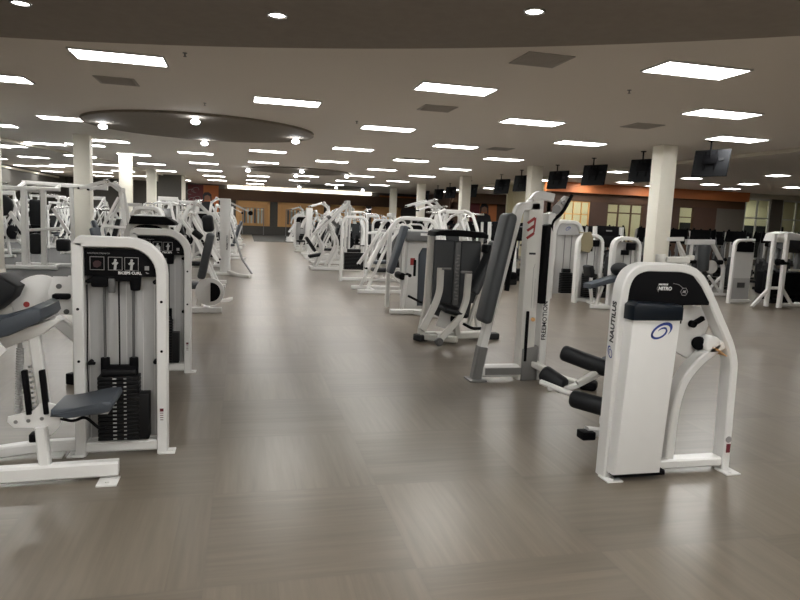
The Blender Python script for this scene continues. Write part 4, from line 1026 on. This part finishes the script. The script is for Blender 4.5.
# ---- aisle edge, right side
def make_hamcurl():
    t = thing('calf_machine', 'white machine with a slate pad, grey visor and small red sticker behind the chest press', 'exercise machine', (2.9, 10.7, 0))
    MB().prism([(-.24, .0), (-.2, 1.24), (.22, 1.24), (.2, .0)], (.03, .1, 0), (1, 0, 0), (0, 0, 1), .3, .03).build('tower_cover', 'white', t)
    MB().prism([(-.09, .12), (-.1, 1.0), (-.04, 1.12), (.08, 1.12), (.11, 1.0), (.07, .12)], (.12, -.06, 0), (1, 0, 0), (0, 0, 1), .03, .01).build('blue_inset', 'vinyl', t)
    MB().prism([(-.27, -.04), (-.24, .12), (.1, .13), (.27, .06), (.26, -.04)], (.03, .05, 1.27), (1, 0, 0), (0, 0, 1), .36, .02).build('visor', 'grey', t)
    MB().box((.1, -.135, 1.35), (.16, .01, .04)).build('visor_plate', 'tick', t)
    MB().box((-.08, -.055, .88), (.08, .006, .12)).build('red_sticker', 'red', t)
    MB().rtube([(-.42, .3, .05), (-.42, .3, 1.42), (-.25, .3, 1.62), (.35, .3, 1.60), (.45, .3, 1.4), (.45, .3, .05)], .07, .08, fil=.16, nrm=(0, 1, 0)).rtube([(-.4, .3, 1.42), (.42, .3, 1.40)], .03, .04, nrm=(0, 1, 0)).build('arch_frame', 'white', t)
    pad(MB(), (-.37, -.1, 1.08), (.09, .3, .84), (0, .28, 0), .035).build('back_pad', 'vinyl', t)
    MB().cyl((-.3, -.3, .64), (-.3, .1, .64), .06, bev=.015).cyl((-.18, -.3, .66), (-.18, -.1, .66), .03).build('roller', 'black', t)
    MB().rtube([(-.27, -.1, .4), (-.27, -.1, 1.3)], .06, .06).rtube([(-.3, -.28, .05), (-.24, -.28, .66)], .06, .07, nrm=(0, 1, 0)).build('pad_post', 'white', t)
    MB().box((-.07, -.17, .78), (.04, .05, .28), bev=.01).build('height_lever', 'black', t)
    MB().rtube([(-.5, -.28, .05), (.35, -.28, .05)], .08, .09, nrm=(0, 1, 0)).rtube([(-.1, -.35, .05), (.3, -.75, .04), (.5, -.45, .05)], .06, .08, fil=.2, nrm=(0, 0, 1)).build('base_frame', 'white', t)
    MB().tube([(-.2, -.3, .32), (.05, -.4, .2), (.3, -.5, .25), (.42, -.3, .3)], .02, fil=.1).build('foot_bar', 'black', t)
    return t
make_hamcurl()
place(zig, (3.05, 13.7, 0), -R90, 'white lever row machine with curved A shaped frame on the right aisle edge', None, CAT)
selo.name = 'weight_stack_machine'
place(selo, (2.68, 15.9, 0), 0, 'white arch framed machine with a big black weight stack, right aisle edge', None, CAT)
place(lgp, (2.45, 19.4, 0), -R90, 'white inclined leg press with diagonal rails on the right aisle edge', None, CAT)
redge = [(prs, 2.9, 21.9, -R90), (zig, 2.9, 24.1, -R90), (ovh, 3.0, 26.2, -R90), (cbt, 2.75, 28.2, 0), (prs, 3.1, 30.6, -R90), (sel2, 2.9, 33.2, 0), (selo, 3.05, 36.2, 0), (zig, 3.2, 39.4, -R90), (ovh, 3.4, 42.3, -R90), (prs, 3.6, 45.2, -R90)]
for k, (p_, x, y, r) in enumerate(redge):
    kind = {prs.name: 'white lever press machine', sel2.name: 'white weight tower machine', selo.name: 'open white weight tower machine', ovh.name: 'white overhead lever machine', zig.name: 'white lever row machine', cbt.name: 'tall white column machine'}[p_.name]
    place(p_, (x, y, 0), r, '%s on the right aisle edge %s the inclined leg press' % (kind, 'just behind' if k < 4 else 'far behind'), 'machines lining the right aisle edge', CAT)

# ---- second and third rows right of the aisle
k = 0
for cx_, ys in ((4.75, (14.2, 16.8, 19.3, 21.9, 24.6, 27.4, 30.2, 33.2, 36.4, 40.0)), (6.9, (20.5, 23.2, 26.0, 29.0, 32.2, 35.6, 39.2))):
    for y in ys:
        p_, nm = [(prs, 'white lever press machine'), (sel, 'white weight stack machine'), (zig, 'white lever row machine'), (ovh, 'white overhead lever machine'), (sel2, 'tall white weight stack machine')][(k * 3) % 5]; k += 1
        place(p_, (cx_ + rng.uniform(-.1, .1), y, 0), rng.choice([-R90, 0, -R90 + .3]) if p_ not in (sel, sel2) else rng.choice([0, .15]), '%s in the %s row right of the aisle, %s part' % (nm, 'second' if cx_ < 6 else 'third', 'nearer' if y < 25 else 'farther'), 'machines in the inner rows right of the aisle', CAT)

# ---- treadmills beyond
for k, (x, y, r) in enumerate(((6.55, 16.4, .1), (7.65, 17.6, .1), (8.85, 17.3, .15), (8.7, 22.6, .1), (9.0, 25.3, .1), (8.9, 30.6, .1), (8.8, 33.2, .1))):
    place(trd, (x, y, 0), r, 'black treadmill with white uprights behind the right machine rows, %s' % ('nearer group' if k < 3 else 'farther group'), 'treadmills behind the right machine rows', 'treadmill')

# ---- centre right: two towers with benches
t = thing('weight_stack_machine', 'tall white rounded tower behind the smaller tower with the khaki towel', 'exercise machine', (6.95, 12.95, 0))
MB().rtube([(-.37, 0, 0), (-.36, 0, 1.5), (-.28, 0, 1.70), (.2, 0, 1.68), (.36, 0, 1.35), (.40, 0, 0)], .08, .14, fil=.12, nrm=(0, 1, 0)).build('tower_frame', 'white', t)
hp = MB().prism([(-.3, 1.40), (-.3, 1.6), (-.24, 1.66), (.16, 1.64), (.28, 1.40)], (0, -.02, 0), (1, 0, 0), (0, 0, 1), .05, .01).build('header_panel', 'panel', t)
mb = swirl(MB(), (-.05, -.05, 1.54), (1, 0, 0), (0, 0, 1), .05); mb.build('blue_swirl_emblem', 'blue', hp)
MB().box((0, .06, .75), (.66, .02, 1.3)).build('shroud', 'lpanel', t)
weight_block(t, 0, 0, top=1.4)
MB().rtube([(-.3, .1, .06), (.1, .9, .06)], .08, .08, nrm=(0, 0, 1)).build('base_rail', 'white', t)
pad(MB(), (-.1, .5, .5), (.4, .4, .1)).build('seat', 'vinyl', t)
MB().rtube([(-.1, .5, .08), (-.1, .5, .46)], .07, .07).build('seat_post', 'white', t)
def make_arch(name, label, loc, W=.27, H=1.42, side='l'):
    t = thing(name, label, 'exercise machine', loc)
    MB().rtube([(-W, 0, 0), (-W, 0, H), (W, 0, H), (W, 0, 0)], .075, .14, fil=.22, nrm=(0, 1, 0)).rtube([(-W, 0, .06), (W, 0, .06)], .07, .1, nrm=(0, 1, 0)).build('tower_frame', 'white', t)
    MB().box((0, .07, .7), (2 * W - .06, .012, 1.25)).build('shroud', 'lpanel', t)
    MB().box((.1, -.02, H - .16), (.2, .05, .14), bev=.01).box((-.05, -.06, H - .28), (.16, .06, .1), bev=.01).build('pulley_block', 'black', t)
    weight_block(t, .03, -.03, w_=.26, h=.5, top=H - .2)
    s = -1 if side == 'l' else 1
    MB().rtube([(-.05, -.35, .05), (s * .25, -.7, .05)], .07, .07, nrm=(0, 0, 1)).rtube([(s * .2, -.6, .08), (s * .28, -.62, .45), (s * .16, -.45, .75)], .06, .06, fil=.1).rtube([(0, -.1, .05), (s * .1, -.9, .05)], .08, .08, nrm=(0, 0, 1)).build('lever_frame', 'white', t)
    return t
t = make_arch('weight_stack_machine', 'small white arched weight tower with a khaki towel on its corner', (7.08, 12.25, 0))
tw = MB().prism([(-.13, -.25), (-.15, .02), (-.1, .15), (.05, .17), (.12, .05), (.13, -.12), (.06, -.27), (-.05, -.24)], (6.97, 12.16, 1.33), (1, 0, 0), (0, 0, 1), .02, .008)
tw.box((6.96, 12.25, 1.475), (.2, .2, .02), rot=(0, 0, .1), bev=.008)
tag(tw.build('towel', 'towel'), 'khaki towel draped over the corner of a small white arched weight tower', 'towel')
t = make_arch('weight_stack_machine', 'white arched weight tower with slate bench at its left, left of the cream column', (7.45, 11.5, 0), .29, 1.40)
MB().prism([(-.32, -.12), (-.32, -.03), (.25, .14), (.34, .14), (.34, .06)], (-.62, -.25, .53), (1, 0, 0), (0, 0, 1), .3, .02).build('bench_pad', 'vinyl', t)
pad(MB(), (-.72, .1, .72), (.1, .3, .24), (0, -.25, 0)).build('small_pad', 'bvinyl', t)
MB().sphere((-.28, -.3, .80), .17, (1.1, 1, .8), 16).build('roller_pad', 'bvinyl', t)
MB().rtube([(-.36, -.42, .0), (-.33, -.36, .45), (-.26, -.32, .74)], .09, .07, fil=.1, nrm=(0, 1, 0)).rtube([(-.8, -.2, .05), (-.2, -.3, .05)], .08, .08, nrm=(0, 1, 0)).rtube([(-.7, -.22, .06), (-.6, -.24, .46)], .06, .06, nrm=(0, 1, 0)).build('bench_frame', 'white', t)
# a treadmill style console stands between them
place(trd, (8.1, 13.9, 0), .15, 'black treadmill with one white upright visible between the two arched towers', None, 'treadmill')

# ---- right side: frames near the right edge
t = thing('glute_machine', 'white framed machine with a dark upright cylinder pad, right of the cream column', 'exercise machine', (11.2, 14.0, 0))
fr = MB()
fr.rtube([(-.45, 0, 1.33), (.36, 0, 1.35)], .13, .1, nrm=(0, 1, 0)).rtube([(-.28, 0, 1.3), (-.30, 0, .08)], .07, .07, nrm=(0, 1, 0)).rtube([(.3, 0, 1.33), (.62, 0, .9), (.72, 0, .7), (.72, 0, .06)], .09, .08, fil=.1, nrm=(0, 1, 0))
fr.rtube([(-.3, -.2, .05), (.8, -.2, .05)], .07, .07, nrm=(0, 1, 0)); fr.build('frame', 'white', t)
MB().rtube([(.28, -.02, .5), (.48, -.02, .3), (.70, -.02, .06)], .06, .06, nrm=(0, 1, 0)).rtube([(.72, .02, .5), (.5, .02, .3), (.3, .02, .06)], .06, .06, nrm=(0, 1, 0)).build('cross_brace', 'white', t)
MB().cyl((.05, -.08, .62), (.02, -.08, 1.28), .14, bev=.04, seg=24).build('cylinder_pad', 'cvinyl', t)
MB().cyl((.5, -.05, .85), (.62, -.05, .85), .06, bev=.01).cyl((.66, -.08, .95), (.7, -.08, .9), .04).cyl((-.4, -.1, .85), (-.2, -.1, .85), .05, bev=.01).build('hubs', 'black', t)
MB().prism(circ(0, 0, .17, n=20), (.38, .03, .72), (1, 0, 0), (0, 0, 1), .05, .01).build('cam_disc', 'white', t)
MB().rtube([(-.75, -.1, 1.32), (-.50, -.15, .9), (-.55, -.15, .5)], .06, .06, fil=.1, nrm=(0, 1, 0)).build('lever_arm', 'white', t)
MB().rtube([(-1.0, 0, 1.38), (-.55, 0, 1.4)], .1, .1, nrm=(0, 1, 0)).rtube([(-.7, 0, 1.38), (-.45, 0, .75)], .07, .07, nrm=(0, 1, 0)).build('side_arm', 'white', t)
t = thing('weight_stack_machine', 'white tower with frosted lower panel and black top strip near the right edge', 'exercise machine', (11.12, 12.45, 0))
MB().rtube([(-.30, 0, 0), (-.28, 0, 1.36), (-.2, 0, 1.44), (.22, 0, 1.46)], .055, .1, fil=.1, nrm=(0, 1, 0)).rtube([(-.3, 0, .06), (.25, 0, .06)], .06, .1, nrm=(0, 1, 0)).build('tower_frame', 'white', t)
MB().prism([(-.24, 1.18), (-.22, 1.36), (-.18, 1.4), (.22, 1.4), (.22, 1.18)], (0, -.02, 0), (1, 0, 0), (0, 0, 1), .04, .01).build('placard', 'black', t)
MB().box((-.01, .0, .88), (.46, .03, .60)).build('frosted_panel', 'lpanel', t)
MB().box((-.02, .0, .34), (.47, .03, .48)).build('lower_panel', 'panel', t)
MB().box((-.02, -.02, .42), (.2, .01, .12)).build('label_plate', 'darkmetal', t)
MB().cyl((.05, 0, 1.49), (.05, 0, 1.53), .02).box((.05, -.02, 1.33), (.16, .01, .02)).build('printed_strip', 'tick', t)
t = thing('cable_station', 'two white upright posts with splayed feet and a long base rail, right edge', 'exercise machine', (11.30, 11.6, 0))
MB().rtube([(-.24, 0, .05), (-.22, 0, 1.62)], .075, .09, nrm=(0, 1, 0)).build('post', 'white', t)
MB().rtube([(.05, -.05, .02), (.06, -.05, 1.64)], .085, .1, nrm=(0, 1, 0)).build('post', 'white', t)
MB().rtube([(-.24, 0, .42), (-.7, -.1, .05)], .06, .06, nrm=(0, 1, 0)).rtube([(.06, -.02, .5), (.42, 0, .1)], .06, .06, nrm=(0, 1, 0)).rtube([(-.24, 0, .45), (.06, 0, .45)], .06, .06, nrm=(0, 1, 0)).build('brace', 'white', t)
MB().rtube([(.1, 0, .08), (.95, .1, .08)], .07, .08, nrm=(0, 1, 0)).rtube([(.9, -.15, .06), (.9, .35, .06)], .1, .1).build('base_rail', 'white', t)
MB().cyl((-.2, -.1, 1.0), (.1, -.12, 1.0), .03).cyl((-.18, -.1, 1.02), (-.12, -.1, 1.02), .07).cyl((-.08, -.1, 1.02), (-.03, -.1, 1.02), .06).build('cable_wheels', 'black', t)
MB().box((-.05, .02, 1.5), (.22, .1, .12), bev=.02).build('cross_plate', 'white2', t)
MB().box((-.05, .2, .5), (.16, .2, .65), bev=.03).build('weight_cover', 'black', t)
t = thing('seated_machine', 'machine with a white topped black hood and grey arms at the right edge', 'exercise machine', (12.35, 12.55, 0))
MB().prism([(-.5, -.1), (-.44, .08), (-.2, .13), (.5, .05), (.5, -.06)], (0, 0, 1.55), (1, 0, 0), (0, 0, 1), .4, .03).build('top_hood', 'white', t)
MB().prism([(-.42, -.18), (-.36, .02), (.5, .0), (.5, -.3), (.1, -.28), (-.1, -.12)], (0, -.1, 1.48), (1, 0, 0), (0, 0, 1), .42, .03).build('hood_lining', 'char', t)
MB().rtube([(-.35, -.1, 1.4), (-.32, -.1, 1.1), (-.48, -.12, .9), (-.2, -.1, .7)], .08, .08, fil=.1, nrm=(0, 1, 0)).rtube([(.3, -.1, 1.3), (.25, -.1, .8), (.2, -.1, .1)], .12, .1, fil=.1, nrm=(0, 1, 0)).build('arms', 'grey', t)
MB().box((-.1, .0, .48), (.95, .5, .55), bev=.08).box((.3, .1, .25), (.6, .5, .45), bev=.06).build('body', 'black', t)
MB().box((-.3, -.1, .95), (.3, .15, .1), bev=.02).cyl((-.5, -.15, .98), (-.1, -.15, .98), .025).box((.1, -.2, .80), (.3, .05, .05), bev=.01).build('handle_bar', 'white2', t)
MB().rtube([(-.3, 0, .05), (.6, 0, .05)], .1, .1).rtube([(0, 0, .05), (0, 0, .5)], .1, .1).build('base', 'char', t)

# ---- cardio area
k = 0
for (y, xs, pr) in ((15.9, (12.7, 13.9, 15.1, 16.3), ell), (18.3, (11.5, 12.6, 13.7, 14.8, 15.9, 17.0, 18.1), ell), (20.9, (11.6, 13.0, 14.4, 15.8, 17.2, 18.6, 20.0), trd), (23.6, (11.3, 12.5, 13.7, 14.9, 16.1, 17.3, 18.5, 19.7, 20.9), ell), (26.0, (11.5, 13.0, 14.5, 16.0, 17.5, 19.0, 20.5, 22.0), bik), (31.5, (11.0, 12.3), ell), (34.5, (11.6, 12.9), bik), (38.5, (12.6, 14.0, 15.4, 16.8), ell)):
    for x in xs:
        nm = {ell.name: 'dark elliptical trainer', trd.name: 'black treadmill with white uprights', bik.name: 'dark exercise bike'}[pr.name]
        where = {15.9: 'front cardio row at right', 18.3: 'second cardio row at right', 20.9: 'third cardio row at right', 23.6: 'fourth cardio row at right', 26.0: 'last cardio row, by the bright windows', 31.5: 'area beyond the cream columns', 34.5: 'area beyond the cream columns', 38.5: 'area before the far brown wall'}[y]
        place(pr, (x + rng.uniform(-.06, .06), y + rng.uniform(-.1, .1), 0), -.75 + rng.uniform(-.05, .05), '%s in the %s' % (nm, where), 'cardio machines, ' + where, {ell.name: 'elliptical trainer', trd.name: 'treadmill', bik.name: 'exercise bike'}[pr.name])

# ---- clothes hanging before the far wood bays
for bx, n_ in ((.7, 6), (4.2, 8)):
    t = thing('garment_rail', 'metal garment rail before the %s honey wood bay of the far wall' % ('left' if bx < 2 else 'middle'), 'garment rail', (bx, 50.35, 0))
    w_ = n_ * .13
    MB().cyl((-w_, 0, 2.0), (w_, 0, 2.0), .02).build('rail', 'steel', t)
    for sx in (-1, 1):
        MB().rtube([(sx * w_, 0, .04), (sx * w_, 0, 2.0)], .05, .05, nrm=(0, 1, 0)).build('post', 'steel', t)
        MB().rtube([(sx * w_, -.3, .03), (sx * w_, .3, .03)], .05, .05).build('foot', 'steel', t)
    for q in range(n_):
        x = bx - w_ + .15 + q * (2 * w_ - .3) / (n_ - 1)
        g = MB().prism([(-.10, -1.1), (-.12, -.2), (-.2, -.1), (-.06, .0), (.06, .0), (.2, -.1), (.12, -.2), (.10, -1.1)], (x, 50.35, 1.97), (0, 1, 0), (0, 0, 1), .13, .02)
        tag(g.build('hanging_garment', 'cloth1' if q % 3 else 'cloth2'), '%s garment hanging on the %s garment rail by the far wall' % ('pale' if q % 3 else 'dark', 'left' if bx < 2 else 'middle'), 'garment', 'garments on the %s rail' % ('left' if bx < 2 else 'middle'))
# prototypes that were never placed are removed
for p_ in (selt, abm, sel, selo, prs, zig, ovh, lgp, rck, cbt, ell, trd, bik, sel2, P24, P22, TV):
    if not used.get(p_.name) and not p_.get('label'):
        for c_ in list(p_.children_recursive): bpy.data.objects.remove(c_)
        bpy.data.objects.remove(p_)
print('script size things', len([o for o in COL.objects if not o.parent]))

# small ceiling sprinklers
for (x, y), l in zip(((-.78, 9.3), (-.75, 13.3), (2.35, 14.1), (5.6, 8.9), (6.6, 6.6)), ('beyond the dark soffit, left of centre', 'in front of the near round dark disc', 'right of the near round dark disc', 'left of the big right light panel', 'at the upper right near the soffit')):
    t = thing('sprinkler', 'small dark ceiling sprinkler ' + l, 'sprinkler', (x, y, CH))
    MB().cyl((0, 0, 0), (0, 0, -.008), .03).build('escutcheon', 'grey', t)
    MB().cyl((0, 0, -.008), (0, 0, -.045), .01).cyl((0, 0, -.045), (0, 0, -.05), .022).build('head', 'darkmetal', t)
